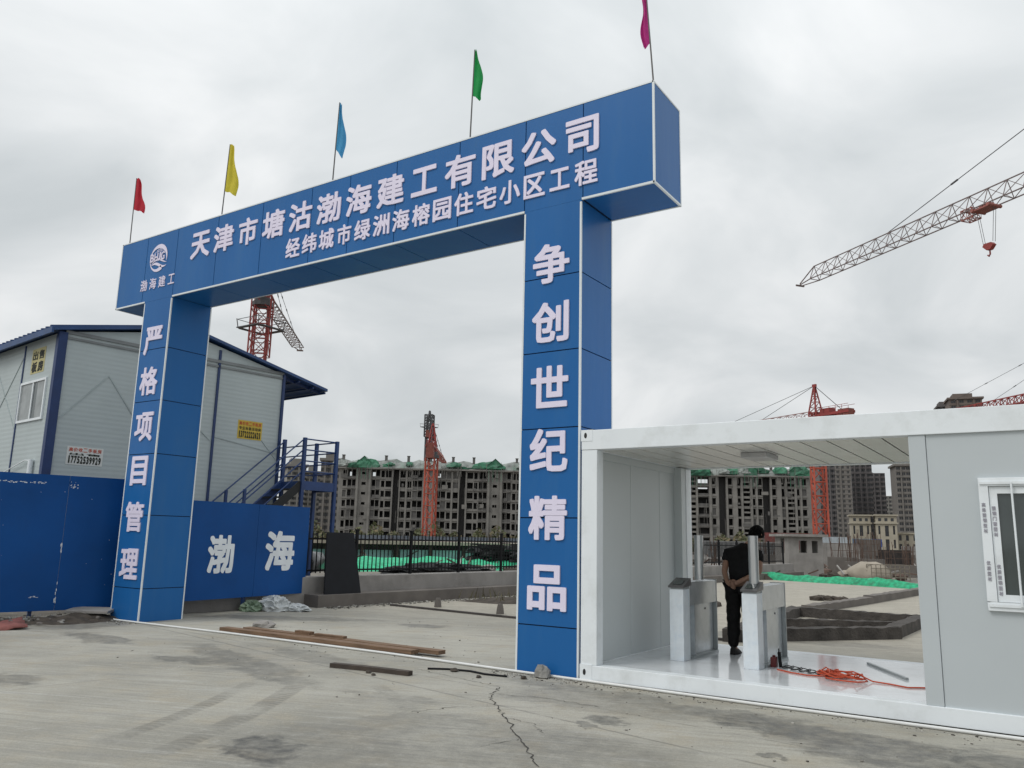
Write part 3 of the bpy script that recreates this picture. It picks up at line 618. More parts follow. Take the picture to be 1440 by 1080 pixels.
s_ = cloth('trousers', ['wst', 'lp', 'lk', 'lf', 'rp', 'rk', 'rf'], [(.15, .115), .112, .092, .072, .112, .092, .072], [('wst', 'lp'), ('lp', 'lk'), ('lk', 'lf'), ('wst', 'rp'), ('rp', 'rk'), ('rk', 'rf')], TROU)
s_.build('trousers', TROU, per)
for q in 'lr':
    s_ = MB(); A_, T_ = Vector(J[q+'a']), Vector(J[q+'t']); rows = []
    for i in range(9):
        t = i/8; yy = A_.y-.055+(.29)*t; cx0 = A_.x+(T_.x-A_.x)*t; wd = .036+.016*math.sin(math.pi*min(1, t*1.1)); hh = .075*(1-t)**.6+.035*(1-.4*t)
        rows.append([Vector((cx0+wd*math.cos(k*math.pi/5), yy, FZ+.002+max(0, math.sin(k*math.pi/5))*hh)) - PB for k in range(10)])
    s_.grid(rows, 0, True, True); s_.face(rows[0][::-1]); s_.face(rows[-1]); s_.build('shoe', RUBBER, per)
hm = MB(); rows = []; rnd = random.Random(5)
for i in range(11):
    th = math.pi*i/13; row = []
    for k in range(28):
        ph = 2*math.pi*k/28; lim = .86+.85*(1-math.cos(ph))/2*1.6
        row.append(headpt(min(th, lim*1.3), ph, 1.21+rnd.uniform(-.02, .03))-PB)
    rows.append(row)
hm.grid(rows, 0, True, True); hm.build('hair', HAIR, per)

# ------------------------------------------------------------------ things on the cabin floor
cm = MB(); pts = []; rnd = random.Random(11)
c0 = Vector((2.62, 1.0, FZ+.012))
for i in range(110):
    a = i*.52; r1 = .12+.07*math.sin(i*.21); pts.append(c0+Vector((r1*1.15*math.cos(a)+.11*math.sin(i*.13), r1*.95*math.sin(a)-.11*math.sin(i*.13), .004+.0007*i*rnd.uniform(.3, 1))))
lead = [Vector((1.93, 1.12, FZ+.008)), Vector((2.1, 1.0, FZ+.008)), Vector((2.3, .93, FZ+.008)), Vector((2.45, .98, FZ+.01))]
tail = [Vector((2.95, .96, FZ+.012)), Vector((3.12, .93, FZ+.008)), Vector((3.3, .83, FZ+.008)), Vector((3.42, .92, FZ+.008)), Vector((3.63, 1.02, FZ+.008))]
cm.tube(lead+pts+tail, .0075, 6); tag(cm.build('extension_cord', CORD), 'tangled orange extension cord on the white cabin floor', 'cord')
cm = MB(); pts = [Vector((1.88, 1.42, FZ+.006))]
for i in range(60):
    a = i*.42; u = i/59; pts.append(Vector((1.95+.42*u+.085*math.cos(a), 1.38-.22*u+.10*math.sin(a), FZ+.006+.006*(i % 3))))
cm.tube(pts, .0055, 6); tag(cm.build('cable', CABLE), 'thin black looped cable lying beside the turnstile base', 'cable')
cm = MB(); cm.bar((2.66, 2.35, FZ+.012), (3.22, 1.38, FZ+.012), .03, .022); tag(cm.build('metal_strip', GREYP), 'grey metal strip lying on the cabin floor near the rear edge', 'metal strip')
cm = MB(); cm.box(1.80, 1.86, 1.30, 1.40, FZ, FZ+.11); cm.tube([(1.83, 1.35, FZ+.11), (1.83, 1.35, FZ+.13)], .02, 8); k_ = cm.build('toolbox', mat('dull_red_plastic', (.14, .025, .025), .5), bevel=.008); tag(k_, 'small dull red box at the foot of the right turnstile', 'box')
cm = MB(); cm.bar((1.90, 1.36, FZ+.0), (1.875, 1.40, FZ+.16), .03, .03); cm.tube([(1.875, 1.40, FZ+.15), (1.872, 1.405, FZ+.2)], .008, 6); tag(cm.build('hand_tool', BLACK), 'black hand tool propped against the right turnstile', 'tool')
# ------------------------------------------------------------------ yard clutter
def plank(p, q, wd, th, z, label, m=WOOD, seed=0, sag=0.):
    p, q = Vector((p[0], p[1], 0)), Vector((q[0], q[1], 0)); d = q-p; n_ = Vector((-d.y, d.x, 0)).normalized(); rnd_ = random.Random(seed); rows = []
    for i in range(15):
        c = p+d*(i/14)+Vector((0, 0, z)); j = rnd_.uniform(-.004, .004)
        c += n_*sag*math.sin(math.pi*i/14)
        rows.append([c+n_*(-wd/2+j), c+n_*(wd/2+j), c+n_*(wd/2+j)+Z*th, c+n_*(-wd/2+j)+Z*(th+rnd_.uniform(-.002, .002))])
    b = MB(); b.grid(rows, smooth=False, closed=True); b.face(rows[0][::-1]); b.face(rows[-1])
    o = b.build('plank', m); tag(o, label, 'plank', 'timber lying on the concrete'); return o
plank((-6.45, .12), (-2.55, .16), .16, .05, .034, 'front long brown plank of the pair across the gate opening', seed=1)
plank((-6.2, .36), (-2.25, .36), .15, .05, .034, 'rear long brown plank of the pair across the gate opening', seed=2)
plank((-2.72, -1.17), (-1.62, -1.02), .09, .05, .0, 'short dark rotten board lying alone in front of the long planks', WOODD, 3, .02)
plank((-5.05, .37), (-4.72, .36), .09, .04, .086, 'left short wood offcut lying on the rear long plank', WOOD, 4)
plank((-4.62, .35), (-4.05, .38), .08, .03, .086, 'right longer wood offcut lying on the rear long plank', WOOD, 5)
b = MB(); pts = [(-1.75, -.55, .012), (-1.55, -.42, .012), (-1.25, -.36, .012), (-1.0, -.42, .012), (-.72, -.38, .012)]; b.tube(pts, .012, 6); tag(b.build('wire', BLACK), 'bent black wire lying in front of the right pillar', 'wire')
for i, (x, y, s, l_) in enumerate([(-1.42, -.46, .05, 'dark pebble lying by the bent black wire'), (-.95, -.62, .035, 'small dark pebble in front of the black wire end'), (-.52, -.35, .045, 'dark pebble between black wire and right pillar'), (-2.1, -1.2, .04, 'dark lump at the end of the short rotten board'), (-1.95, -1.28, .03, 'smaller dark lump beside the short rotten board')]):
    b = MB(); b.lump((0, 0, s*.28), s, s*.8, s*.6, 8, .3, 0, i); tag(b.build('pebble', SOIL, loc=(x, y, 0)), l_, 'stone', 'pebbles on the concrete')
b = MB(); b.lump((0, 0, .045), .10, .08, .10, 10, .2, 0, 4); tag(b.build('stone', STONE, loc=(-.40, -.12, 0)), 'grey stone lying against the foot of the right pillar', 'stone')
b = MB(); b.lump((0, 0, .03), .24, .13, .085, 10, .18, 0, 9); tag(b.build('concrete_chunk', CONC, loc=(-6.6, 1.05, 0)), 'flat broken concrete chunk on the slab behind the planks', 'concrete chunk')
for i, (x, y, rx, ry, rz_, m, l_) in enumerate([(-9.02, 2.72, .22, .19, .15, BAGG, 'greenish plastic sack under the right hoarding'), (-8.85, 3.15, .34, .28, .20, BAG, 'crumpled white sack heaped highest under the right hoarding'), (-8.5, 3.42, .34, .18, .10, BAG, 'flat white plastic bag spread on the concrete beside the sacks')]):
    b = MB(); crumple(b, (0, 0, rz_*.3), rx, ry, rz_, 3+i, 40, .34); o = b.build('plastic_bag', m, loc=(x, y, 0)); tag(o, l_, 'bag', 'plastic bags under the hoarding')
# rubble along the left hoarding
rnd = random.Random(2); b = MB(); rows = []
for i in range(40):
    t = i/39; c = Vector((-9.5-.95*(1-t)*1.3, .5-4.2*(1-t), 0)); row = []
    for j in range(13):
        u = j/12; off = .55*(u-.35)*(1+.25*math.sin(t*11)); h_ = .10*math.sin(math.pi*u)*(.35+.65*abs(math.sin(t*9+1)))*rnd.uniform(.5, 1.5)
        row.append(c+Vector((.95, -.25, 0))*off*2.0+Vector((rnd.uniform(-.03, .03), rnd.uniform(-.03, .03), max(-.01, h_-.012))))
    rows.append(row)
b.grid(rows, 0, False)
for i in range(240):
    t = rnd.random(); u = rnd.gauss(.4, .28); c = Vector((-9.5-1.23*(1-t), .5-4.2*(1-t), 0))+Vector((.95, -.25, 0))*(u-.35)*1.3; s = rnd.uniform(.012, .05)
    b.lump(c+Z*(.02+rnd.random()*.05*(1 if 0 < u < .8 else 0)), s*rnd.uniform(.8, 1.7), s, s*.7, 6, .35, rnd.choice((1, 1, 2)), i)
for i in range(240):
    t = rnd.random(); c = Vector((-9.6-1.2*(1-t), .5-4.2*(1-t), 0))+Vector((.95, -.25, 0))*rnd.uniform(-.35, .4); a = rnd.uniform(0, 6.28); h_ = rnd.uniform(.04, .15)
    p = Vector((math.cos(a)*.007, math.sin(a)*.007, 0)); q = Vector((rnd.uniform(-.05, .05), rnd.uniform(-.05, .05), h_)); b.face([c-p, c+p, c+q], 3)
b.build('rubble', [SOIL, STONE, CONCD, mat('weed', (.075, .095, .035), .8, var=.4)], kind='stuff')
rb_ = MB(); rows = [[Vector((-10.2+.13*j+.05*i, -2.5+.17*i-.05*j, .05+.05*math.sin(i*1.9+j)*math.sin(j*.9)+.03*math.sin(j*2.1))) for j in range(9)] for i in range(8)]
rb_.grid(rows); o = rb_.build('mat', REDT); tag(o, 'faded red mat crumpled on the rubble at the left picture edge', 'mat'); md = o.modifiers.new('t', 'SOLIDIFY'); md.thickness = .015
b = MB(); b.obox((-9.95, -.55, .10), (.75, .35, .01), (-.25, .35, .03), (0, 0, .05)); tag(b.build('broken_slab', CONC, bevel=.01), 'broken concrete slab lying on the rubble by the left hoarding', 'slab')

# ------------------------------------------------------------------ hoardings
def hoarding(A, ang, s0, s1, z0, z1, label, seams, posts):
    t_ = R(ang); t = thing('site_hoarding', label, 'hoarding', (A[0], A[1], 0), -t_, group='blue site hoardings beside the left pillar')   # local y along the run, x towards the road
    b = MB(); prev = s0
    for s in list(seams)+[s1]:
        y0 = prev+.003; n_ = 8; rows = []
        b.box(-.02, .0, y0, s-.003, z0, z1); prev = s
    b.build('sheet', BLUEB, t)
    b = MB()
    for z in (z0+.12, z1-.12): b.box(-.07, -.021, s0, s1, z-.025, z+.025)
    b.build('rail', PREFB, t)
    for s in posts:
        b = MB(); b.box(-.13, -.071, s-.03, s+.03, 0, z1-.05); b.build('post', PREFB, t)
    return t
hl = hoarding((-9.9, .5), 15, -5.8, .75, .13, 2.50, 'long blue sheet hoarding with scuffed top at the left picture edge', (-4.1, -2.6, -1.14), (-5.0, -3.2, -1.5, .3))
hR_ = hoarding((-9.0, 2.4), -5, -1.6, 1.87, .28, 2.135, 'blue sheet hoarding with two white painted characters right of the left pillar', (.35,), (-1.5, .2, 1.5))
for ch, s, z in (('渤', -.56, 1.13), ('海', 1.03, 1.19)):
    q = MB(); put_glyph(q, ch, (.001, s, z), Y, Z, X, .66 if ch == '渤' else .86, .74 if ch == '渤' else .83, .034, .002); q.build('letter', LETTERB, hR_)
sc = MB(); rnd = random.Random(8)                                    # flaked paint and scratches on the left hoarding
def flake(s, z, w_, h_):
    n_ = 9; sc.face([(.002, s+w_*math.cos(2*math.pi*k/n_)*rnd.uniform(.4, 1), z+h_*math.sin(2*math.pi*k/n_)*rnd.uniform(.4, 1)) for k in range(n_)])
for i in range(34): flake(-2.25+rnd.random()*.72, 2.36-.03*rnd.random(), rnd.uniform(.006, .035), rnd.uniform(.003, .011))
for i in range(16): flake(-1.12+rnd.random()*.14, 2.26+rnd.random()*.14, rnd.uniform(.004, .016), rnd.uniform(.004, .022))
for z0, z1 in ((1.15, 1.40), (.28, .72)):
    for i in range(10): flake(-1.15+rnd.uniform(-.012, .012), z0+(z1-z0)*rnd.random(), .009, .045)
for i in range(6): flake(-1.55+rnd.random()*.12, .36+rnd.random()*.03, .03, .006)
for i in range(30): flake(-4.5+rnd.random()*4.8, .2+rnd.random()*2.1, rnd.uniform(.003, .012), rnd.uniform(.002, .008))
sc.build('flaked_paint', LETTERB, hl)

# ------------------------------------------------------------------ low wall with iron railing
FA = R(6.0); fo = Vector((-8.65, 4.19, 0))
lw_ = thing('low_wall', 'stepped grey concrete wall carrying the black iron railing', 'wall', fo, -FA)
b = MB(); b.box(-.95, 0, -.0, 29, 0, .26); b.build('footing', CONCD, lw_, bevel=.01)
b = MB(); b.box(-.95, -.50, -3.0, 29, .0, .62); b.build('plinth', CONC, lw_, bevel=.012)
fe = thing('iron_railing', 'black iron picket railing on top of the grey concrete wall', 'railing', fo+Vector((-.27, 0, -.01)), -FA)
by = [-.18+1.78*k for k in range(17)]
for y0, y1 in zip(by, by[1:]):
    b = MB(); n_ = 14
    for z in (.74, 1.44): b.box(-.47, -.43, y0+.03, y1-.03, z, z+.04)
    for k in range(1, n_):
        y = y0+(y1-y0)*k/n_; b.box(-.46, -.44, y-.010, y+.010, .70, 1.58); b.face([(-.46, y-.010, 1.58), (-.44, y-.010, 1.58), (-.45, y, 1.63)]); b.face([(-.44, y+.010, 1.58), (-.46, y+.010, 1.58), (-.45, y, 1.63)])
    b.build('picket_panel', BLACK, fe)
for y in by:
    b = MB(); b.box(-.48, -.42, y-.03, y+.03, .632, 1.66); b.box(-.49, -.41, y-.04, y+.04, 1.66, 1.70); b.build('post', BLACK, fe)
b = MB(); P = [(-.1, .23, .265), (-.08, 1.24, .265), (-.44, 1.24, 1.60), (-.44, .48, 1.60)]
b.face(P); b.face([(p[0]-.03, p[1], p[2]) for p in P][::-1])
for i in range(4):
    p, q = P[i], P[(i+1) % 4]; b.face([p, (p[0]-.03, p[1], p[2]), (q[0]-.03, q[1], q[2]), q])
o = b.build('black_board', SLABK, loc=fo); o.rotation_euler = (0, 0, -FA); tag(o, 'tall black board leaning on the iron railing beside the hoarding', 'board')
# gate track, flower bed, stub posts
b = MB(); b.bar((-8.0, 5.8, .02), (-4.0, 5.38, .02), .08, .04); b.bar((-4.0, 5.38, .02), (.0, 4.9, .02), .08, .04); tag(b.build('gate_track', mat('rusty_track', (.07, .06, .055), .7, var=.3)), 'dark steel gate track laid across the site entrance', 'track')
for x, y, l_ in ((-7.05, 6.3, 'small concrete stub standing left behind the gate track'), (-5.15, 6.0, 'small concrete stub beside the right pillar behind the track')):
    b = MB(); b.tube([(0, 0, 0), (0, 0, .12), (0, 0, .2)], [.085, .07, .05], 10); tag(b.build('stub_post', CONCD, loc=(x, y, 0)), l_, 'post', 'stub posts behind the track')
b = MB(); rnd = random.Random(4)
b.grid([[Vector((-7.9+.35*i/5*1+ .18*j, 8.0+.55*j-.0*i, .0))+Vector((i*.25, 0, (.11*math.sin(math.pi*min(1, i/5)) if 0 < j < 7 else -.004)+rnd.uniform(-.01, .03) if 0 < i < 5 else -.004)) for i in range(6)] for j in range(8)], 0, False)
for i in range(130):
    j = rnd.random()*7; i_ = rnd.random()*5; c = Vector((-7.9+.32*i_+.18*j, 8.0+.55*j, .08)); h_ = rnd.uniform(.1, .3); a = rnd.random()*6.3
    b.face([c-Vector((math.cos(a)*.02, math.sin(a)*.02, 0)), c+Vector((math.cos(a)*.02, math.sin(a)*.02, 0)), c+Vector((rnd.uniform(-.1, .1), rnd.uniform(-.1, .1), h_))], 1)
b.build('weedy_soil_strip', [SOIL, mat('dry_weed', (.10, .09, .055), .9, var=.4)], kind='stuff')

# ------------------------------------------------------------------ two-storey prefab site office
PG = R(6.59); pf = thing('prefab_office', 'two storey pale prefab site office with blue roof behind the left pillar', 'building', (-12.41, .03, 0), -PG)
WD, EV, RG, LN = 5.46, 5.62, 6.22, 20.0
b = MB(); b.face([(0, .0, 0), (0, WD, 0), (0, WD, EV), (0, 0, EV)]); b.face([(-LN, 0, 0), (0, 0, 0), (0, 0, EV), (-LN, 0, EV)]); b.face([(0, WD, 0), (-LN, WD, 0), (-LN, WD, EV), (0, WD, EV)]); b.face([(-LN, WD, 0), (-LN, 0, 0), (-LN, 0, EV), (-LN, WD, EV)])
b.build('wall', PREF, pf)
b = MB(); b.face([(-.002, 0, EV), (-.002, WD, EV), (-.002, WD/2, RG-.04)]); b.build('gable_panel', PREF, pf)
b = MB(); th = .07; x0, x1 = -LN-.1, .14
def slope(y0, z0, y1, z1):
    b.obox((x0, y0, z0), (x1-x0, 0, 0), (0, y1-y0, z1-z0), (0, 0, th), 0)
sl_ = (RG-EV)/(WD/2); slope(-.22, EV-.22*sl_+.03, WD/2, RG+.03); slope(WD/2, RG+.03, 6.78, RG+.03-(6.78-WD/2)*sl_)
b.box(x0, x1+.012, -.26, -.221, EV-.22*sl_-.03, EV-.22*sl_+.09)
k = -LN
while k < .1: b.bar((k, -.24, EV-.22*sl_+.125), (k, WD/2, RG+.115), .06, .045); k += .25
b.build('roof', ROOFB, pf)
b = MB()
for x in (-.15, -1.9, -3.7, -5.5): b.bar((x, WD+.01, EV-.03), (x, 6.74, RG-(6.74-WD/2)*sl_-.01), .05, .07)
for y in (5.9, 6.35, 6.74): b.bar((-8, y, RG-(y-WD/2)*sl_-.02), (.08, y, RG-(y-WD/2)*sl_-.02), .04, .05)
b.build('eave_frame', PREFB, pf)
b = MB(); b.box(.0, .035, .07, WD, EV-.02, EV+.05); b.box(-.0, .03, .07, WD, EV-.13, EV-.08); b.build('eave_trim', WGREY, pf)
for y, wd, d_ in ((.0, .17, .05), (1.82, .055, .02), (3.62, .06, .03), (WD, .07, .05)):
    b = MB(); b.box(-.06, d_, y-.07 if y == 0 else y-wd/2, y+wd/2+.02 if y == 0 else y+wd/2, 0, EV+.0 if y != 3.62 else EV+.3); b.build('post', PREFB, pf)
for x in [-1.93-1.82*k for k in range(10)]:
    b = MB(); b.box(x-.025, x+.025, -.02, .03, 0, EV-.05); b.build('post', PREFB, pf)
b = MB(); b.box(-.2, -.061, -.03, .03, 0, EV-.04); b.build('corner_trim', PREFB, pf)
for (y0, z0), (y1, z1) in (((.1, 3.75), (1.05, 4.85)), ((1.05, 4.85), (1.78, 3.9)), ((3.66, 3.80), (5.4, 3.55)), ((2.0, 4.9), (3.55, 3.7)), ((4.95, 3.85), (5.4, 3.4))):
    b = MB(); b.bar((.006, y0, z0), (.006, y1, z1), .012, .028); b.build('brace_rod', RODM, pf)
for (x0, z0), (x1, z1) in (((-2.0, 3.7), (-3.7, 5.3)), ((-3.7, 3.7), (-2.0, 5.3))):
    b = MB(); b.bar((x0, -.006, z0), (x1, -.006, z1), .012, .024); b.build('brace_rod', RODM, pf)
for k in range(5):
    xo = -1.88-3.64*k
    b = MB(); frame(b, xo, xo+1.42, 3.80, 4.70, .05, -.035, .02); b.box(xo+.70, xo+.75, -.03, .02, 3.85, 4.65); wn = b.build('window', WHITE, pf)
    b = MB(); b.box(xo+.05, xo+.70, -.012, -.006, 3.85, 4.65); b.box(xo+.95, xo+1.37, -.012, -.006, 3.85, 4.65); b.build('pane', GLASSL, wn)
    b = MB(); b.box(xo+.75, xo+.95, -.011, -.005, 3.85, 4.65); b.build('open_gap', GLASS, wn)
b = MB(); b.tube([(-.62, -.06, 2.5), (-.62, -.06, 2.95)], .05, 10); b.tube([(-.62, -.06, 2.93), (-.95, -.06, 2.95), (-2.2, -.06, 2.72)], .012, 6); b.build('drain_pipe', WHITE, pf)
def notice(cy, cz, w_, h_, m, lines, face='gable'):
    b = MB()
    if face == 'gable': b.box(.001, .006, cy-w_/2, cy+w_/2, cz-h_/2, cz+h_/2); ax, an = Y, X
    else: b.box(cy-w_/2, cy+w_/2, -.006, -.001, cz-h_/2, cz+h_/2); ax, an = X, -Y
    s = b.build('notice', m, pf)
    for txt, zf, hf_, bold, im in lines:
        q = MB(); n_ = len(txt); cw = w_*.92/n_
        for i, ch in enumerate(txt):
            u = cy+(i-(n_-1)/2)*cw; o_ = Vector((.006, u, cz+zf*h_)) if face == 'gable' else Vector((u, -.006, cz+zf*h_))
            put_glyph(q, ch, o_, ax, Z, an, cw*(.5 if ch == '1' else .86), hf_*h_, bold, .001)
        q.build('lettering', im, s)
notice(.75, 3.06, .74, .38, WST, [('高价收二手板房', .33, .22, .02, INKR), ('出售', .09, .12, .02, INK), ('17752539929', -.22, .42, .05, INK)])
notice(4.60, 4.06, .68, .46, YEL, [('高价收二手板房', .34, .20, .02, INKR), ('专业拆装活动房', .08, .18, .02, INK), ('13722222621', -.25, .36, .05, INK)])
notice(-1.12, 5.14, .74, .56, mat('pale_yellow_sticker', (.50, .45, .22), .6), [('出售', .22, .36, .03, INK), ('板房', -.24, .42, .05, INK)], 'long')
# external steel stair at the gable
st = thing('steel_stair', 'dark blue steel stair and landing outside the prefab gable', 'stair', (-12.41, .03, 0), -PG)
LZ, sy0, sy1, sxa, sxb = 2.84, 5.55, 6.55, .14, 1.0
b = MB(); b.box(sxa, sxb, sy0, sy1, LZ-.05, LZ); b.box(sxa, sxb, sy0-.03, sy0, LZ-.22, LZ); b.box(sxa, sxb, sy1, sy1+.03, LZ-.22, LZ); b.box(sxb, sxb+.03, sy0-.03, sy1+.03, LZ-.22, LZ); b.build('landing', STAIRB, st)
run = LZ/.87
for x in (sxa+.03, sxb-.03):
    b = MB(); b.bar((x, sy0, LZ-.08), (x, sy0-run, 0), .05, .20); b.build('stringer', DARK if x > .5 else STAIRB, st)
for k in range(1, 14):
    b = MB(); z = LZ*k/14; y = sy0-run*(1-k/14); b.box(sxa+.055, sxb-.055, y-.13, y+.11, z-.03, z); b.build('tread', DARK, st)
for x, y, z0 in ((sxb, sy0, 0), (sxb, sy1, 0), (sxa, sy1, 0), (sxa+.0, sy0, 0)):
    b = MB(); b.box(x-.04, x+.04, y-.04, y+.04, z0, LZ+1.08); b.build('post', STAIRB, st)
for k, (y, z) in enumerate(((sy0-1.55, 0), (sy0-2.9, 0))):
    zz = LZ-(sy0-y)*.87
    for x in (sxb-.03, sxa+.03):
        b = MB(); b.box(x-.03, x+.03, y-.03, y+.03, max(0, zz-.1), zz+1.05); b.build('post', STAIRB, st)
for j, h_ in enumerate((1.05, .78, .5, .24)):
    b = MB(); t_ = .018
    b.tube([(sxb, sy0, LZ+h_), (sxb, sy1, LZ+h_), (sxa, sy1, LZ+h_)], t_, 6)
    b.tube([(sxb-.03, sy0, LZ+h_), (sxb-.03, sy0-run+.2, h_+.17)], t_, 6)
    if j in (0, 2): b.tube([(sxa+.03, sy0, LZ+h_), (sxa+.03, sy0-run+.2, h_+.17)], t_, 6)
    b.tube([(sxa, sy1, LZ+h_), (-2.5, sy1, LZ+h_)], t_, 6); b.build('handrail', STAIRB, st)
b = MB(); b.box(-6, sxa-.01, WD+.05, sy1, LZ-.07, LZ-.01); b.build('walkway', STAIRB, st)

# ------------------------------------------------------------------ dark car parked behind the railing
car = thing('parked_car', 'dark car parked behind the iron railing beside the hoarding', 'car', tuple(gnd(456, 26.5)-Vector((math.cos(YAW), -math.sin(YAW), 0))*2.25), -YAW)
prof = [(-2.15, .35), (-2.15, .72), (-1.95, .86), (-1.35, .95), (-.75, 1.38), (.1, 1.46), (.9, 1.40), (1.55, 1.0), (2.05, .93), (2.18, .7), (2.15, .35)]
b = MB(); rows = []
for y, s in ((-.86, .93), (-.80, 1), (.80, 1), (.86, .93)): rows.append([Vector((x*(.99 if s < 1 else 1), y*(1 if z < .98 else .80), .35+(z-.35)*s)) for x, z in prof])
b.grid(rows, 0, True); b.face(rows[0]); b.face(rows[-1][::-1]); b.face([r_[0] for r_ in rows]); b.build('body', CARP, car)
b = MB()
for s in (-1, 1): b.face([(-1.1, s*.80, .97), (1.3, s*.80, .97), (.85, s*.715, 1.33), (-.68, s*.715, 1.32)][::s])
b.face([(-1.33, -.66, 1.0), (-1.33, .66, 1.0), (-.80, .60, 1.39), (-.80, -.60, 1.39)]); b.face([(1.55, -.66, 1.05), (1.55, .66, 1.05), (.98, .60, 1.40), (.98, -.60, 1.40)]); b.build('window', GLASS, car)
for x in (-1.35, 1.35):
    for y in (-.80, .80):
        b = MB(); b.tube([(x, y-.1, .32), (x, y+.1, .32)], .32, 18); wh = b.build('wheel', RUBBER, car)
        b = MB(); b.tube([(x, y-.105, .32), (x, y+.105, .32)], .2, 14); b.build('rim', STEEL, wh)
# ------------------------------------------------------------------ site between fence and buildings
def ribbon(name, pts, wd, h_, m, label, cat, seed=0, group=None):
    rnd_ = random.Random(seed); rows = []; P = [Vector(p) for p in pts]; seg = 90
    Q = [P[i]+(P[i+1]-P[i])*(k/seg) for i in range(len(P)-1) for k in range(seg)]+[P[-1]]
    for i, c in enumerate(Q):
        d = (Q[min(i+1, len(Q)-1)]-Q[max(0, i-1)]).normalized(); n_ = Vector((-d.y, d.x, 0)); ww = wd*(1+.2*math.sin(i*.05+seed)); hh = h_*(.8+.12*math.sin(i*.047)+.08*math.sin(i*.13+2)); end = min(1, min(i, len(Q)-1-i)/2)
        rows.append([c+n_*ww*(j/8-.5)+Z*max(0, hh*end*math.sin(math.pi*j/8)*(1+.22*mnoise.noise(c*.8+n_*(j*.8)+Vector((0, 0, seed)))+.16*mnoise.noise(c*2.0+n_*(j*1.6))+.06*mnoise.noise(c*9+n_*(j*2)))) for j in range(9)])
    b = MB(); b.grid(rows); o = b.build(name, m); return tag(o, label, cat, group)
ribbon('debris_net', [(-7.2, 29.0, 0), (-4.2, 28.2, 0), (-1.5, 27.2, 0), (2.5, 25.6, 0)], .7, .33, NETB, 'bright green net rolled along the yard edge behind the turnstiles', 'net', 3)
rnd = random.Random(12); b = MB(); rows = []
for i in range(26):
    t = i/25; c = Vector((-21.5, 17.0, 0))+Vector((5.0, 14.5, 0))*t; rows.append([c+Vector((-.9, .3, 0))*(j-1)*1.05+Z*(.28+.22*rnd.random()) if 0 < j < 7 else c+Vector((-.9, .3, 0))*(j-1)*1.05 for j in range(8)])
b.grid(rows); tag(b.build('ground_net', mat('fresh_green_net', (.02, .40, .20), .75, var=.4, scale=5, bump=.7, bscale=12)), 'bright green dust net spread on the ground behind the railing', 'net')
b = MB(); crumple(b, (0, 0, .1), 2.0, .8, .30, 9, 44, .4, 0, R(60), 3.5); tag(b.build('net_heap', NETK, loc=(-16.9, 18.6, 0)), 'low black net heap right behind the railing', 'net')
b = MB(); rnd = random.Random(6)
for i in range(120):
    a = R(62)+rnd.gauss(0, .12); c = Vector((rnd.uniform(-.9, .9), rnd.uniform(-.7, .7), .08+rnd.random()*1.25*(1-.3*rnd.random()))); d = Vector((math.cos(a), math.sin(a), rnd.gauss(0, .06)))*rnd.uniform(1.0, 1.9)
    b.bar(c-d, c+d, .05, .05)
for i in range(26): b.lump((rnd.uniform(-1.3, 1.3), rnd.uniform(-1.6, 1.6), rnd.uniform(.1, 1.0)), .4, .3, .2, 8, .4, 0, i)
tag(b.build('scrap_pile', NETK, loc=(-19.4, 27.6, 0)), 'dark pile of scrap steel and netting behind the railing near the right pillar', 'scrap pile')
# basement slab edge with turquoise sheeting
bs = thing('basement_platform', 'beige basement platform edged with turquoise sheeting beyond the railing', 'platform', (-25.5, 27.5, 0), R(52))
b = MB(); b.box(-7.5, 7.5, 0, 4, 1.05, 1.24); b.build('slab', BEIGE, bs)
b = MB(); b.box(-7.3, -1.2, .7, .76, 0, .72); b.box(-.9, 6.8, .5, .56, 0, .76); b.build('sheeting', TURQ, bs)
b = MB(); b.box(-7.4, 7.4, 1.2, 3.9, 0, 1.05); b.build('core', CONCD, bs)
b = MB()
for k in range(8): b.box(-7+k*1.95, -6.85+k*1.95, .25, .4, 0, 1.05)
b.build('prop', WOODD, bs)
# small concrete hut
hut = thing('concrete_hut', 'small raw concrete hut with openings behind the green net', 'hut', tuple(gnd(1108, 41)), R(33))
b = MB()
HW, HD, HH = 1.75, 2.1, 1.95
def wallseg(x0, x1, y0, y1, ops):      # wall along x with openings (x0,x1,z0,z1)
    zs = sorted({0, HH, *[o[2] for o in ops], *[o[3] for o in ops]}); xs_ = sorted({x0, x1, *[o[0] for o in ops], *[o[1] for o in ops]})
    for a, c in zip(xs_, xs_[1:]):
        for d, e in zip(zs, zs[1:]):
            if not any(o[0] <= a and c <= o[1] and o[2] <= d and e <= o[3] for o in ops): b.box(a, c, y0, y1, d, e)
wallseg(0, HW, 0, .18, [(.55, .95, 1.15, 1.75), (1.2, 1.5, 1.15, 1.75)]); wallseg(0, HW, HD-.18, HD, [(.4, 1.3, .9, 1.8)]); b.box(HW-.18, HW, .181, HD-.181, 0, HH)
b.box(0, .18, .181, .6, 0, HH); b.box(0, .18, 1.2, HD-.181, 0, HH); b.box(0, .18, .6, 1.2, 0, 1.1); b.box(0, .18, .6, 1.2, 1.85, HH)
b.build('wall', CONC, hut); b = MB(); b.box(-.25, HW+.2, -.25, HD+.2, HH, HH+.13); b.build('roof', CONC, hut)
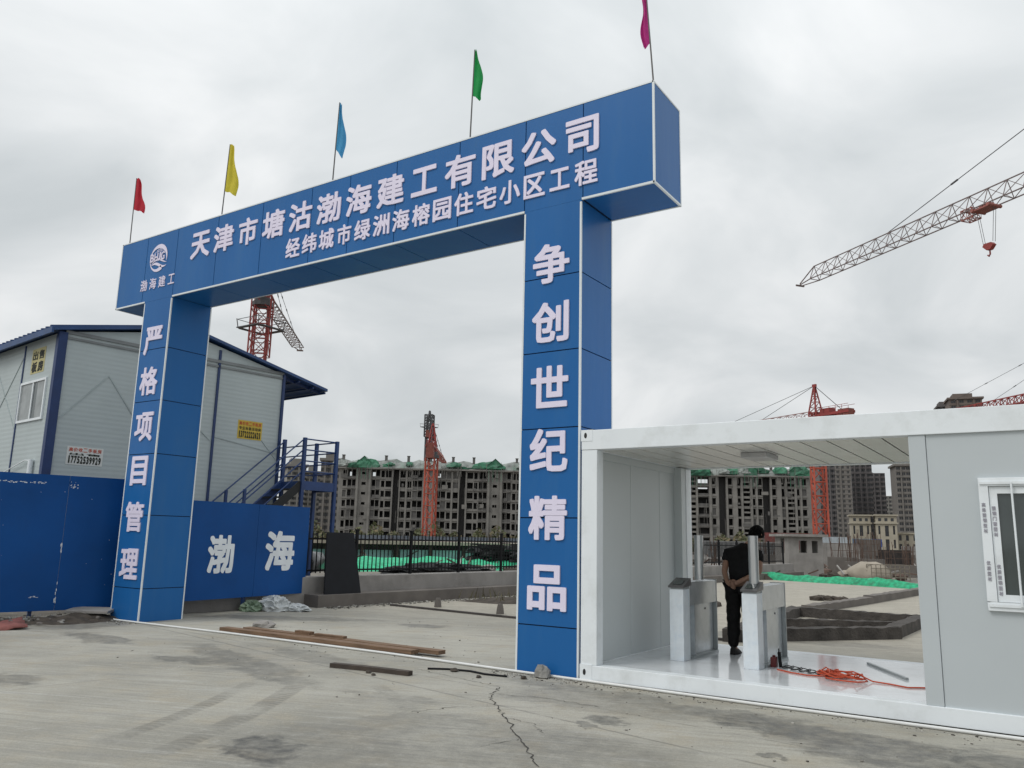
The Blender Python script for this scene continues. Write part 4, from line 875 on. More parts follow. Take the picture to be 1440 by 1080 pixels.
# brick-built foundation frame and kerb
fr = MB(); c = [Vector(p) for p in ((.15, 4.9, 0), (2.15, 7.35, 0), (2.25, 10.4, 0), (-.3, 10.6, 0))]
def wallrun(mb, p, q, wd, h_, mi=0, n_=26):
    d = q-p; nn = Vector((-d.y, d.x, 0)).normalized(); rnd_ = random.Random(int(p.x*100)); rows = []
    for i in range(n_+1):
        k = p+d*(i/n_); rows.append([k-nn*wd/2, k+nn*wd/2, k+nn*wd/2+Z*(h_+rnd_.uniform(-.012, .012)), k-nn*wd/2+Z*(h_+rnd_.uniform(-.012, .012))])
    mb.grid(rows, mi, False, True); mb.face(rows[0][::-1], mi); mb.face(rows[-1], mi)
BRK = mat('dark_rough_brick', (.06, .053, .048), .95, var=.4, scale=5, bump=.9, bscale=22)
for i in range(4): wallrun(fr, c[i], c[(i+1) % 4]+(c[(i+1) % 4]-c[i]).normalized()*.12, .25, .20)
wallrun(fr, (c[0]+c[3])/2, (c[1]+c[2])/2, .18, .17)
tag(fr.build('foundation_frame', BRK), 'low dark rectangular masonry frame on the yard behind the right turnstile', 'foundation')
fr = MB(); wallrun(fr, Vector((-.3, 11.7, 0)), Vector((.2, 16.5, 0)), .3, .17); wallrun(fr, Vector((.2, 16.5, 0)), Vector((.9, 25.0, 0)), .3, .2); tag(fr.build('kerb', CONCD), 'long low grey kerb running back to the green net', 'kerb')
for i, (x, y, l_) in enumerate(((-1.7, 13.2, 'brown rubble heap left of the long kerb'), (-.9, 16.5, 'small brown bucket shaped lump by the long kerb'), (-2.9, 11.6, 'dark rubble patch behind the left turnstile'))):
    b = MB()
    for k in range(14): b.lump((rnd.uniform(-.4, .4), rnd.uniform(-.3, .3), .04), .15, .12, .10, 7, .4, 0, k+i*20)
    tag(b.build('rubble_heap', SOIL, loc=(x, y, 0)), l_, 'rubble')
# rebar starter bars on column stubs
def rebar(x, y, n_, h_, sp, base, label, seed):
    t = thing('rebar_column', label, 'rebar', (x, y, 0), group='rebar starter columns on the site'); rnd_ = random.Random(seed)
    b = MB(); b.box(-sp*.6, sp*.6, -sp*.3, sp*.3, 0, base); b.build('stub', CONCD, t); b = MB()
    for k in range(n_):
        p = Vector((rnd_.uniform(-.5, .5)*sp, rnd_.uniform(-.25, .25)*sp, base)); b.bar(p, p+Vector((rnd_.gauss(0, .10), rnd_.gauss(0, .1), h_*.66*rnd_.uniform(.75, 1.1))), .024, .024)
    for z in (.3, .6): b.bar((-sp*.5, 0, base+h_*.66*z), (sp*.5, 0, base+h_*.66*z), .024, .024)
    b.build('bars', RUST, t)
for i, (px, D, n_, h_, sp, bs_, l_) in enumerate([(1183, 46, 14, 1.9, 1.2, .9, 'fan of rebar on a concrete stub right of the hut'), (1203, 44, 16, 2.4, 1.0, .7, 'tall dense rebar cluster in the middle of the site'), (1221, 48, 18, 2.2, 1.3, .8, 'wide rebar cluster left of the dark formwork boards'), (1262, 43, 14, 1.7, 1.4, .6, 'rebar cluster under the dark formwork boards'), (1281, 46, 12, 2.0, 1.0, .5, 'rebar cluster next to the guard room edge'), (977, 42, 12, 2.0, .8, .4, 'rebar cluster beside the left steel post'), (1002, 40, 10, 2.3, .5, .3, 'rust red upright bars between post and man'), (1084, 50, 14, 1.6, 1.6, .9, 'rebar cluster left of the hut'), (700, 62, 12, 1.6, 2.0, .6, 'rebar cluster beyond the railing near the right pillar'), (560, 66, 12, 1.6, 2.0, .5, 'rebar cluster left of the orange crane foot')]):
    p = gnd(px, D); rebar(p.x, p.y, n_, h_, sp, bs_, l_, i)
def boards(px, D, w_, z0, z1, m, label, ang=-30, name='formwork_board', cat='formwork', group=None):
    p = gnd(px, D); b = MB(); b.box(-w_/2, w_/2, 0, .12, z0, z1); b.box(-w_/2+.1, -w_/2+.25, .125, .3, 0, z1-.05); b.box(w_/2-.25, w_/2-.1, .125, .3, 0, z1-.05); n_ = max(3, int(w_/.5))
    for k in range(n_+1): b.box(-w_/2+w_*k/n_-.03, -w_/2+w_*k/n_+.03, -.03, -.002, z0, z1)
    o = b.build(name, m, loc=p); o.rotation_euler = (0, 0, R(ang)); return tag(o, label, cat, group)
boards(1256, 50, 1.9, .5, 1.35, mat('dark_formwork', (.035, .03, .028), .9, var=.4), 'dark formwork boards among the rebar, left of the guard room', 30)
boards(1172, 52, 3.0, .2, 1.7, CONC, 'pale concrete stub wall behind the hut', 20, 'stub_wall', 'wall')
boards(1240, 58, 4.6, .0, 1.0, CONCD, 'grey damp stub wall behind the formwork boards', 35, 'stub_wall', 'wall')
boards(1221, 55, 1.6, .9, 2.0, CONCD, 'square grey concrete block wall amid the rebar', 35, 'stub_wall', 'wall')
boards(1290, 60, 2.4, .0, 1.6, CONC, 'pale stub wall at the edge of the guard room', 35, 'stub_wall', 'wall')
boards(1160, 75, 4.6, .3, 2.3, mat('white_barrier', (.40, .44, .47), .7, var=.2), 'pale site barrier with blue capping behind the hut', 35, 'site_barrier', 'barrier')
boards(1108, 85, 4.8, 1.0, 2.7, mat('brown_red_sheet', (.16, .045, .04), .7, var=.3), 'brownish red sheet barrier left of the orange mast', 33, 'site_barrier', 'barrier')
boards(1040, 70, 7.5, .0, 1.7, mat('grey_sheet', (.19, .19, .19), .8, var=.3), 'grey sheet barrier behind the man', 33, 'site_barrier', 'barrier')
boards(610, 100, 26, .0, 1.5, mat('blue_sheet', (.12, .14, .17), .7, var=.4), 'long faded blue barrier below the unfinished block', 34, 'site_barrier', 'barrier')
b = MB(); b.lump((0, 0, .2), 1.0, .75, .62, 18, .12, 0, 3, True, True); b.lump((-.9, .2, .1), .6, .5, .3, 14, .15, 0, 4, True, True); tag(b.build('covered_mound', TAN, loc=tuple(gnd(1219, 38.5))), 'mound under a tan cover behind the green net', 'mound')
b = MB()
for k in range(9): b.bar((-.9+k*.22, 0, 0), (-.9+k*.22, 0, .72), .03, .03); b.bar((-.9+k*.22, .5, 0), (-.9+k*.22, .5, .72), .03, .03)
for z in (.15, .35, .55, .72): b.bar((-.9, 0, z), (.86, 0, z), .03, .03); b.bar((-.9, .5, z), (.86, .5, z), .03, .03); b.bar((.86, 0, z), (.86, .5, z), .03, .03)
o = b.build('rebar_cage', mat('pale_rebar', (.20, .175, .14), .85), loc=tuple(gnd(1250, 37.5))); o.rotation_euler = (0, 0, R(33)); tag(o, 'low pale rebar cage right of the tan mound', 'rebar cage')
rnd = random.Random(31); b = MB()                                   # loose site debris too small to count
for i in range(900):
    px = rnd.choice((rnd.uniform(955, 1310), rnd.uniform(440, 760))); D = rnd.uniform(36, 95); p = gnd(px, D); s = rnd.uniform(.08, .35)*(1 if D < 60 else 1.6)
    if rnd.random() < .5: b.lump(p+Z*s*.3, s*rnd.uniform(1, 2.2), s, s*.8, 6, .4, rnd.choice((0, 1, 2)), i)
    else:
        a = rnd.uniform(0, 3.14); d = Vector((math.cos(a), math.sin(a), rnd.uniform(-.1, .5)))*s*3; b.bar(p+Z*.2, p+Z*.25+d, .06, .06, rnd.choice((0, 1, 2)))
b.build('site_debris', [SOIL, CONC, RUST], kind='stuff')
rnd = random.Random(77); b = MB()                                   # scrub at the foot of the unfinished blocks
for i in range(5200):
    px = rnd.choice((rnd.uniform(425, 790), rnd.uniform(930, 1150))); D = rnd.uniform(118, 165); p = gnd(px, D)
    hmax = 1.2+2.4*abs(math.sin(px*.11)*math.sin(px*.037+1)); c = p+Z*rnd.uniform(.1, hmax); s = rnd.uniform(.18, .42)
    d1 = Vector((rnd.gauss(0, 1), rnd.gauss(0, 1), rnd.gauss(0, 1))).normalized()*s; d2 = Vector((rnd.gauss(0, 1), rnd.gauss(0, 1), rnd.gauss(0, 1))).normalized()*s
    b.face([c-d1, c+d2, c+d1, c-d2], rnd.choice((0, 0, 1)))
b.build('scrub', [mat('olive_leaf', (.075, .082, .035), .8, var=.3, scale=.2), mat('dry_leaf', (.14, .115, .065), .85, var=.3, scale=.2)], kind='stuff')

# ------------------------------------------------------------------ buildings
RH = Vector((math.cos(YAW), -math.sin(YAW), 0)); FH = Vector((math.sin(YAW), math.cos(YAW), 0))
def facade(mb, W, fl, fh, bays, dep_=2.6, z0=0, mi=(0, 1, 2), y=0., open_cells=()):
    """front wall in local x (0..W), facing -y, with real recesses. bays: (x0, x1, kind)"""
    H = fl*fh+z0; bays = sorted(bays); x = 0
    def q(x0, x1, za, zb, yy, m_): mb.face([(x0, yy, za), (x1, yy, za), (x1, yy, zb), (x0, yy, zb)], m_)
    def hole(x0, x1, za, zb, d, m_back, back=True):
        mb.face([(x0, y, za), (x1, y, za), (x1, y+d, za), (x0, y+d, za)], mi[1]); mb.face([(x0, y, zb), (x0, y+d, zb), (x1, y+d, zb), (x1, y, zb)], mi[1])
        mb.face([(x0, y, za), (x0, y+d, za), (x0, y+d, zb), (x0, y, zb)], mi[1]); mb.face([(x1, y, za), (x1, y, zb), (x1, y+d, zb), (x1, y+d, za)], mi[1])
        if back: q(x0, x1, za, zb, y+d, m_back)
    cells = []; rv = random.Random(int(W*10))
    for bi, (x0, x1, k) in enumerate(bays):
        if x0 > x: q(x, x0, 0, H, y, mi[0])
        x = x1
        if k == 'd': hole(x0, x1, 0, H, 2.2, mi[1]); continue
        if z0: q(x0, x1, 0, z0, y, mi[0])
        for f in range(fl):
            zb = z0+f*fh; ops = {'w': [(.65, 2.4)], 'b': [(.85, 2.6)], 's': [(1.2, 1.95)], 'l': [(.35, 1.15), (1.65, 2.4)], 't': [(.25, 2.45)], 'p': [(.9, 2.3)]}[k]
            s = fh/2.8; zz = zb
            for a, c in ops:
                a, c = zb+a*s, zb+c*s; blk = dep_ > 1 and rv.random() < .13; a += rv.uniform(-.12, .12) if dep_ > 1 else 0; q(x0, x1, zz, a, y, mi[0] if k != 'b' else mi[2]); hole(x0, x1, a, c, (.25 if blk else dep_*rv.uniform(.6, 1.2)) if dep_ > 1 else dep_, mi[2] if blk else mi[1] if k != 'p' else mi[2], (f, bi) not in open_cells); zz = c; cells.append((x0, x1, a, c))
            q(x0, x1, zz, zb+fh, y, mi[0])
    if x < W: q(x, W, 0, H, y, mi[0])
    return H, cells
def block(label, o, rz, W, fl, fh, bays, piers, depth, dormers, chim, open_cells, nm='unfinished_block'):
    t = thing(nm, label, 'building', o, rz)
    b = MB(); H, cells = facade(b, W, fl, fh, bays, open_cells=open_cells)
    b.face([(0, depth, 0), (0, 0, 0), (0, 0, H), (0, depth, H)]); b.face([(W, 0, 0), (W, depth, 0), (W, depth, H), (W, 0, H)]); b.face([(0, 0, H), (W, 0, H), (W, depth, H), (0, depth, H)]); b.face([(W, depth, 0), (0, depth, 0), (0, depth, H-fh), (W, depth, H-fh)])
    rnd_ = random.Random(int(W))
    for f in range(1, fl):                                           # floor slab edges and ledges
        for (x0, x1, k) in bays:
            if k in 'wb' and rnd_.random() < .8: b.box(x0-.15, x1+.15, -.22, -.001, f*fh+.1, f*fh+.28)
    # props, pipes and hanging boards left on the face
    for i in range(int(W*1.1)):
        x_ = rnd_.uniform(.5, W-.5); z_ = rnd_.uniform(0, H-3); b.bar((x_, -.35, z_), (x_+rnd_.uniform(-.3, .3), -.35, z_+rnd_.uniform(1.5, 6)), .07, .07, rnd_.choice((0, 0, 2)))
        if i % 3: x_ = rnd_.uniform(.2, W-.2); b.bar((x_, -.98, H-rnd_.uniform(0, 3)), (x_+rnd_.uniform(-.3, .3), -.95, H+rnd_.uniform(.8, 2.6)), .08, .08)
        if i % 3 == 0: x_ = rnd_.uniform(.5, W-3); z_ = rnd_.randint(0, fl-1)*fh+rnd_.uniform(0, 1.2); b.obox((x_, -.32, z_), (rnd_.uniform(.5, 2.4), 0, 0), (0, .05, 0), (0, 0, rnd_.uniform(.2, 1.3)), rnd_.choice((0, 2, 2)))
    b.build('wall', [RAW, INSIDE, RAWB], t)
    for x0, x1, pr in piers:
        b = MB(); b.box(x0, x1, -pr, -.002, 0, H-.1); b.build('pier', RAW, t)
    b = MB(); b.box(-.5, W+.5, -.9, depth+.4, H+.002, H+.4); b.box(-.3, W+.3, -.55, depth, H-.35, H-.01 if False else H-.02, 0) if False else None; cor = b.build('cornice', RAW, t)
    b = MB(); rh = 2.5                                               # mansard roof under dust nets
    rows = []; n_ = int(W/1.6)
    for i in range(n_+1):
        x_ = -.2+(W+.4)*i/n_; j = rnd_.uniform(-.55, .4); rows.append([(x_, -.5, H+.41), (x_, .8+rnd_.uniform(-.3, .3), H+.4+rh*.55+j*.5), (x_, 2.4, H+.4+rh+j), (x_, depth-2, H+.4+rh+j*.4), (x_, depth, H+.41)])
    b.grid(rows, 0, False); rf = b.build('roof', NETP, t)
    for x_ in dormers:
        b = MB(); w_ = 1.8; b.face([(x_-w_, -.75, H+.42), (x_+w_, -.75, H+.42), (x_+w_, -.75, H+2.0), (x_, -.75, H+3.6), (x_-w_, -.75, H+2.0)])
        for s in (-1, 1): b.face([(x_+s*w_, -.75, H+.42), (x_+s*w_, 3, H+.42), (x_+s*w_, 3, H+2), (x_+s*w_, -.75, H+2)]); b.face([(x_+s*(w_+.4), -1.0, H+1.75), (x_, -1.0, H+3.7), (x_, 3, H+3.7), (x_+s*(w_+.4), 3, H+1.75)])
        for k in range(4): b.bar((x_-w_+k*w_*.66, -.9, H-3), (x_-w_+k*w_*.66, -.9, H+2.6), .09, .09)
        b.build('dormer', NETG, rf)
    for i in range(int(W/2.2)):                                      # torn safety nets along the eaves
        b = MB(); x_ = rnd_.uniform(0, W); near = min([abs(x_-d) for d in dormers]); s_ = 1.5 if near < 5 else 1.0
        crumple(b, (x_, rnd_.uniform(-.6, .6), H+.5+rnd_.uniform(0, 1.0)), rnd_.uniform(.8, 2.4)*s_, .7, rnd_.uniform(.45, 1.1)*s_, i+W, 14, .5, rnd_.choice((0, 0, 1, 2)) if near < 6 else rnd_.choice((0, 1, 2, 2)), 0, 2.2)
        b.build('safety_net', [NETG, mat('dark_net', (.02, .085, .05), .85, var=.4, scale=1), mat('grey_net', (.26, .28, .265), .9, var=.3, scale=1), RUST], rf)
    for x_ in chim:
        b = MB(); b.box(x_-.35, x_+.35, 2.0, 2.8, H+1.5, H+4.0); b.box(x_-.45, x_+.45, 1.9, 2.9, H+4.0, H+4.2); b.build('chimney', RAWB, rf)
    return t
half = [(-.6, .6, 's'), (2.3, 3.35, 'b'), (3.5, 4.6, 'b'), (5.0, 5.95, 'w'), (6.3, 7.95, 'w'), (8.45, 10.1, 'd'), (10.5, 11.95, 'w'), (12.6, 13.7, 'w'), (14.1, 15.4, 'b'), (15.55, 16.8, 'b')]
pierh = [(-2.1, -1.5, .5), (1.5, 2.1, .5), (8.0, 8.4, .35), (10.15, 10.45, .35), (12.0, 12.5, .2), (16.9, 18.6, .25)]
bays1 = []; piers1 = []
for u in range(3):
    c0 = 7.2+u*37.6
    for s in (1, -1):
        for x0, x1, k in half:
            if k == 's' and s < 0: continue
            a, c = (c0+x0, c0+x1) if s > 0 else (c0-x1, c0-x0)
            if a > .3: bays1.append((a, c, k))
        for x0, x1, pr in pierh:
            a, c = (c0+x0, c0+x1) if s > 0 else (c0-x1, c0-x0)
            if a > .3 and not (s < 0 and x0 < 2): piers1.append((a, c, pr))
bays1 = [q for i, q in enumerate(sorted(bays1)) if True]
D1 = 228; W1 = 84
bays1 = [q for q in bays1 if q[1] < W1-.4]; piers1 = [q for q in piers1 if q[1] < W1-.2]
o1 = gnd(471, D1)
b1s = sorted(bays1); oc = {(6, i) for i, q in enumerate(b1s) if q[2] == 'b' and i % 3 == 1}
block('seven storey unfinished concrete block with green dormers seen through the gate', o1, YAW and -YAW, W1, 7, 2.86, bays1, piers1, 12, [7.2, 44.8], [.6, 13, 19.5, 26, 32.5, 38.5, 51, 57.5], oc)
u2 = [(-1.0, 1.0, 'd'), (1.7, 2.8, 'w'), (4.4, 5.3, 't'), (6.05, 7.95, 'l'), (8.75, 9.4, 'w'), (10.2, 11.4, 'w')]
bays2 = [(2.6, 4.6, 'l'), (5.3, 8.4, 'b'), (9.4, 10.4, 'w')]
for u in range(3): bays2 += [(12.3+u*12.6+a, 12.3+u*12.6+c, k) for a, c, k in u2]
W2 = 38
bays2 = sorted(q for q in bays2 if q[1] < W2-.3)
piers2 = [(1.4, 2.3, .3), (4.7, 5.2, .3), (8.5, 9.2, .3)]+[(12.3+u*12.6+a, 12.3+u*12.6+c, .3) for u in range(3) for a, c in ((1.1, 1.6), (5.4, 5.95), (8.05, 8.6), (9.6, 10.1), (3.0, 4.3)) if 12.3+u*12.6+c < W2]
o2 = gnd(957, 236)
block('unfinished grey concrete block with green roof nets seen behind the man', o2, -YAW+R(-6), W2, 7, 2.95, bays2, piers2, 12, [5.5, 20.5, 33.5], [11, 15, 27], {(6, 1), (5, 1)})
def tower(label, px0, px1, ytop, D, wm, bays_n, fl, turn, cornice=True, nm='tower_block', steps=None, side=True, ww=1.5, dd=16, maxwin=100):
    p0 = gnd(px0, D); p1 = gnd(px1, D); W = (p1-p0).length*math.cos(math.atan((px0-720)/FPX)); H = hz((px0+px1)/2, ytop, D); fh = H/fl
    turn -= math.atan((px0-720)/FPX); t = thing(nm, label, 'building', p0, -YAW+turn)
    pitch = W/bays_n; bays = [(pitch*i+(pitch-ww)/2, pitch*i+(pitch+ww)/2, 'p') for i in range(bays_n)]
    b = MB(); h_, cells = facade(b, W, fl, fh, bays, dep_=.35, mi=(0, 0, 0))
    b.face([(0, dd, 0), (0, 0, 0), (0, 0, H), (0, dd, H)]); b.face([(W, 0, 0), (W, dd, 0), (W, dd, H), (W, 0, H)]); b.face([(0, 0, H), (W, 0, H), (W, dd, H), (0, dd, H)]); b.face([(W, dd, 0), (0, dd, 0), (0, dd, H), (W, dd, H)])
    for f in range(1, fl): b.box(-.12, W+.12, -.16, -.003, f*fh-.12, f*fh+.12)
    for i in range(1, bays_n, 2): b.box(pitch*i-.35, pitch*i+.35, -.5, -.165, 0, H-.3)
    b.build('wall', wm, t)
    if cornice:
        b = MB(); b.box(-.9, W+.9, -.9, dd+.5, H+.003, H+1.0); b.box(W*.15, W*.75, 3, dd-3, H+1.003, H+3.6); b.build('roof', wm, t)
        b = MB(); b.box(-.6, W+.6, -.62, -.51, H-2*fh-.3, H-2*fh+.3); b.build('string_course', wm, t)
    cells.sort(key=lambda c: -c[2])
    wm_ = None
    for n_, (x0, x1, za, zb) in enumerate(cells[:maxwin]):
        if wm_ is None:
            b = MB(); b.box(0, x1-x0, .25, .30, 0, zb-za); m_ = .07; b.box((x1-x0)/2-m_, (x1-x0)/2+m_, .18, .249, 0, zb-za, 1); q = b.build('window', [TWIN, wm], t); wm_ = q.data; q.location = (x0, 0, za)
        else:
            q = bpy.data.objects.new('window', wm_); COL.objects.link(q); q.parent = t; q.location = (x0, 0, za)
    if cells[maxwin:]:
        b = MB()
        for x0, x1, za, zb in cells[maxwin:]: b.box(x0, x1, .25, .30, za, zb)
        q = b.build('window', TWIN, t); q['kind'] = 'stuff'
    return t
tower('grey scaffolded tower directly left of the orange mast', 1120, 1149, 640, 330, TWC, 7, 18, R(6), ww=1.7)
tower('dark tower just right of the orange mast', 1157, 1180, 628, 420, TWB, 5, 19, R(8), ww=1.9)
tower('paler narrow tower with small windows right of the mast', 1179, 1202, 632, 418, TWA, 3, 20, R(12), ww=1.1)
tower('wide brown tower ending at the sky gap', 1203, 1231, 650, 440, TWB, 7, 17, R(4), ww=1.9)
tower('lower dark tower stepping down beside the sky gap', 1230, 1250, 664, 470, TWB, 5, 16, R(10), ww=1.7, cornice=False)
tower('far pale low tower at the bottom of the sky gap', 1248, 1266, 697, 560, TWC, 4, 13, R(4), ww=1.8, cornice=False)
tower('tower with heavy cornice right of the sky gap', 1266, 1316, 654, 400, TWA, 7, 15, R(10), ww=1.9)
tower('tall tower whose brown top shows above the container roof', 1350, 1398, 556, 430, mat('tower_top_brown', (.15, .12, .105), .85, var=.15, scale=.2), 4, 27, R(8), ww=2.2)
tower('shorter tower top left of the tall brown one above the container', 1334, 1351, 567, 450, TWB, 3, 26, R(8), ww=2.2)
tower('pale tower behind the stair landing', 398, 424, 654, 330, TWC, 5, 14, R(4), ww=1.7)
tower('pale slim tower right behind the stair posts', 424, 446, 664, 350, TWC, 4, 13, R(0), ww=1.7)
tower('grey tower left of the unfinished block', 446, 471, 646, 300, TWA, 5, 12, R(-6), ww=1.9)
# two small cream houses with site boards
def villa(px, D, W, label):
    t = thing('cream_house', label, 'house', gnd(px, D), -YAW-math.atan((px-720)/FPX)+R(4), group=None)
    b = MB(); H, cells = facade(b, W, 2, 4.1, [(W*.10, W*.2, 'w'), (W*.42, W*.6, 't'), (W*.80, W*.9, 'w')], dep_=.4, mi=(0, 0, 0)); b.face([(0, 8, 0), (0, 0, 0), (0, 0, H), (0, 8, H)]); b.face([(W, 0, 0), (W, 8, 0), (W, 8, H), (W, 0, H)]); b.face([(0, 0, H), (W, 0, H), (W, 8, H), (0, 8, H)])
    b.build('wall', CREAM, t); b = MB(); b.box(-.4, W+.4, -.4, 8.3, H+.003, H+.4); b.box(.0, W, .0, 7.9, H+.4, H+2.4); b.box(-.5, W+.5, -.5, 8.4, H+2.4, H+2.8); b.build('roof', CREAM, t)
    for k in range(3): b = MB(); b.box(W*(.12+.3*k), W*(.26+.3*k), -.04, -.003 if False else -.001, H+.8, H+1.7); b.build('attic_window', TWIN, t)
    for x0, x1, za, zb in cells: b = MB(); b.box(x0, x1, .25, .3, za, zb); b.build('window', TWIN, t)
villa(1198, 250, 5.6, 'cream two storey house left of its twin'); villa(1233, 245, 5.8, 'cream two storey house right of its twin')
t = thing('cream_annex', 'long low cream house right of the twin houses', 'house', gnd(1258, 250), -YAW-math.atan(538/FPX)+R(4))
b = MB(); H, cells = facade(b, 10, 2, 2.7, [(1.2, 2.0, 'w'), (3.2, 4.0, 'w'), (5.3, 6.1, 'w'), (7.6, 8.4, 'w')], dep_=.4, mi=(0, 0, 0)); b.face([(0, 0, H), (10, 0, H), (10, 6, H), (0, 6, H)]); b.face([(0, 6, 0), (0, 0, 0), (0, 0, H), (0, 6, H)]); b.build('wall', CREAM, t)
b = MB(); b.box(-.3, 10.3, -.4, 6.2, H+.003, H+.4); b.build('roof', CREAM, t)
for x0, x1, za, zb in cells: b = MB(); b.box(x0, x1, .25, .3, za, zb); b.build('window', TWIN, t)
for i, (px, w_, m, l_) in enumerate(((1206, 1.9, mat('board_blue', (.05, .16, .30), .6), 'mid blue site board in front of the cream houses'), (1217, 2.6, mat('board_sky', (.26, .40, .52), .6), 'pale sky blue site board, widest in front of the houses'), (1233, 1.8, mat('board_deep', (.02, .06, .28), .6), 'deep blue site board in front of the right cream house'))):
    boards(px, 200, w_*1.3, 1.3, 3.2, m, l_, 34, 'site_board', 'board', 'site boards')

# ------------------------------------------------------------------ tower cranes
def lattice(mb, p, q, w_, h_, n_, t, tri=False, mi=0, xb=True, sup=Z):
    p, q = Vector(p), Vector(q); d = (q-p).normalized(); a = d.cross(sup).normalized() if abs(d.dot(sup)) < .98 else Vector((1, 0, 0)); c = a.cross(d).normalized()
    ch = [(-1, 0), (1, 0), (0, 2)] if tri else [(-1, -1), (1, -1), (1, 1), (-1, 1)]
    def pt(k, i): return p+(q-p)*(i/n_)+a*ch[k][0]*w_/2+c*ch[k][1]*h_/2
    for k in range(len(ch)):
        mb.bar(pt(k, 0), pt(k, n_), t, t, mi)
        k2 = (k+1) % len(ch)
        for i in range(n_):
            mb.bar(pt(k, i), pt(k2, i), t*.6, t*.6, mi); mb.bar(pt(k, i), pt(k2, i+1), t*.55, t*.55, mi)
            if xb: mb.bar(pt(k2, i), pt(k, i+1), t*.55, t*.55, mi)
        mb.bar(pt(k, n_), pt(k2, n_), t*.7, t*.7, mi)
def crane(label, base, zj, head, jdir, jl, cl, mw=1.7, mm=RED, jm=JGREY, cm=RED, climb=None, trolley=None, jh=1.3, t=.13, mt=.17, hook=3.2, tie=(.45, .8), cab=True, turn=.4, beads=True, jtri=True, jw=1.15):
    g_ = thing('tower_crane', label, 'crane', base)
    jd = Vector((jdir[0], jdir[1], 0)).normalized(); sd_ = Vector((-jd.y, jd.x, 0)); top = zj-.9
    b = MB(); b.box(-mw, mw, -mw, mw, 0, .6); b.build('footing', CONC, g_)
    b = MB(); lattice(b, (0, 0, .6), (0, 0, top-.6), mw, mw, max(4, int(top/1.9)), mt, xb=False, sup=Vector((math.cos(turn), math.sin(turn), 0))); b.build('mast', mm, g_)
    if climb:
        b = MB(); lattice(b, (0, 0, climb-3.2), (0, 0, climb+4.2), mw*1.45, mw*1.45, 4, mt*.9, xb=False, sup=Vector((math.cos(turn), math.sin(turn), 0))); w2 = mw*1.2
        b.build('climbing_frame', mm, g_); b = MB()
        for s in (-1, 1): b.obox(Vector((-w2, s*w2-.25, climb)), (2*w2, 0, 0), (0, .5, 0), (0, 0, .12)); b.obox(Vector((s*w2-.25, -w2+.26, climb)), (.5, 0, 0), (0, 2*w2-.52, 0), (0, 0, .12))
        for s in (-1, 1):
            for s2 in (-1, 1): b.bar((s*w2, s2*w2, climb+.12), (s*w2*1.08, s2*w2*1.08, climb+1.2), .08, .08)
            b.bar((s*w2*1.06, -w2, climb+1.1), (s*w2*1.06, w2, climb+1.1), .06, .06); b.bar((-w2, s*w2*1.06, climb+1.1), (w2, s*w2*1.06, climb+1.1), .06, .06)
        b.build('platform', DGREY, g_)
    b = MB(); b.tube([(0, 0, top-.6), (0, 0, top-.1)], mw*.8, 14, smooth=False); b.tube([(0, 0, top-.1), (0, 0, top+.4)], mw*.62, 14, smooth=False); b.build('slewing_ring', DGREY, g_)
    b = MB(); lattice(b, (0, 0, top+.4), (0, 0, zj+.6), mw*.8, mw*.8, 2, mt*.8, sup=jd); ap = Vector((0, 0, head))
    for sx_ in (-1, 1):
        for sy in (-1, 1): b.bar(Vector((0, 0, zj+.6))+jd*sx_*mw*.4+sd_*sy*mw*.4, ap+sd_*sy*.12, mt*.9, mt*.9)
    for k in range(1, 5):
        f = k/5; zz = zj+.6+(head-zj-.6)*f; r_ = mw*.4*(1-f)
        for s in (-1, 1): b.bar(Vector((0, 0, zz))+jd*s*r_-sd_*r_, Vector((0, 0, zz))+jd*s*r_+sd_*r_, t*.6, t*.6); b.bar(Vector((0, 0, zz))-jd*r_+sd_*s*r_, Vector((0, 0, zz))+jd*r_+sd_*s*r_, t*.6, t*.6)
        zz2 = zj+.6+(head-zj-.6)*(f-.2); r2 = mw*.4*(1.2-f)
        for s in (-1, 1): b.bar(Vector((0, 0, zz))-jd*r_+sd_*s*r_, Vector((0, 0, zz2))+jd*r2+sd_*s*r2, t*.5, t*.5); b.bar(Vector((0, 0, zz))+jd*s*r_-sd_*r_, Vector((0, 0, zz2))+jd*s*r2+sd_*r2, t*.5, t*.5)
    b.bar(ap-jd*.3, ap+jd*.3, .3, .4); b.build('tower_head', cm, g_)
    r0 = jd*mw*.5+Z*zj; tip = jd*jl+Z*zj
    b = MB(); n_ = int(jl/1.7); taper = jd*(jl-2.2)+Z*zj; lattice(b, r0, taper, jw, jh, n_, t, jtri, xb=False)
    for s in (-1, 1): b.bar(taper+sd_*s*.57, tip+sd_*s*.15, t, t)
    b.bar(taper+Z*jh, tip+Z*.2, t, t); b.bar(tip-sd_*.5, tip+sd_*.5, t*1.5, t*2); b.build('jib', jm, g_)
    b = MB(); c0, c1 = -jd*mw*.5+Z*(zj+.1), -jd*cl+Z*(zj+.1)
    for s in (-1, 1): b.bar(c0+sd_*s*.6, c1+sd_*s*.6, .14, .35); b.bar(c0+sd_*s*.62+Z*1.0, c1+sd_*s*.62+Z*1.0, .05, .05)
    for k in range(int(cl/1.2)): q_ = c0+(c1-c0)*(k/int(cl/1.2)); b.bar(q_-sd_*.6, q_+sd_*.6, .10, .16); b.bar(q_+sd_*.62, q_+sd_*.62+Z, .05, .05); b.bar(q_-sd_*.62, q_-sd_*.62+Z, .05, .05)
    b.bar(c1+jd*3.2+Z*.45, c1+jd*5+Z*.45, 1.0, .8); b.build('counter_jib', cm, g_)
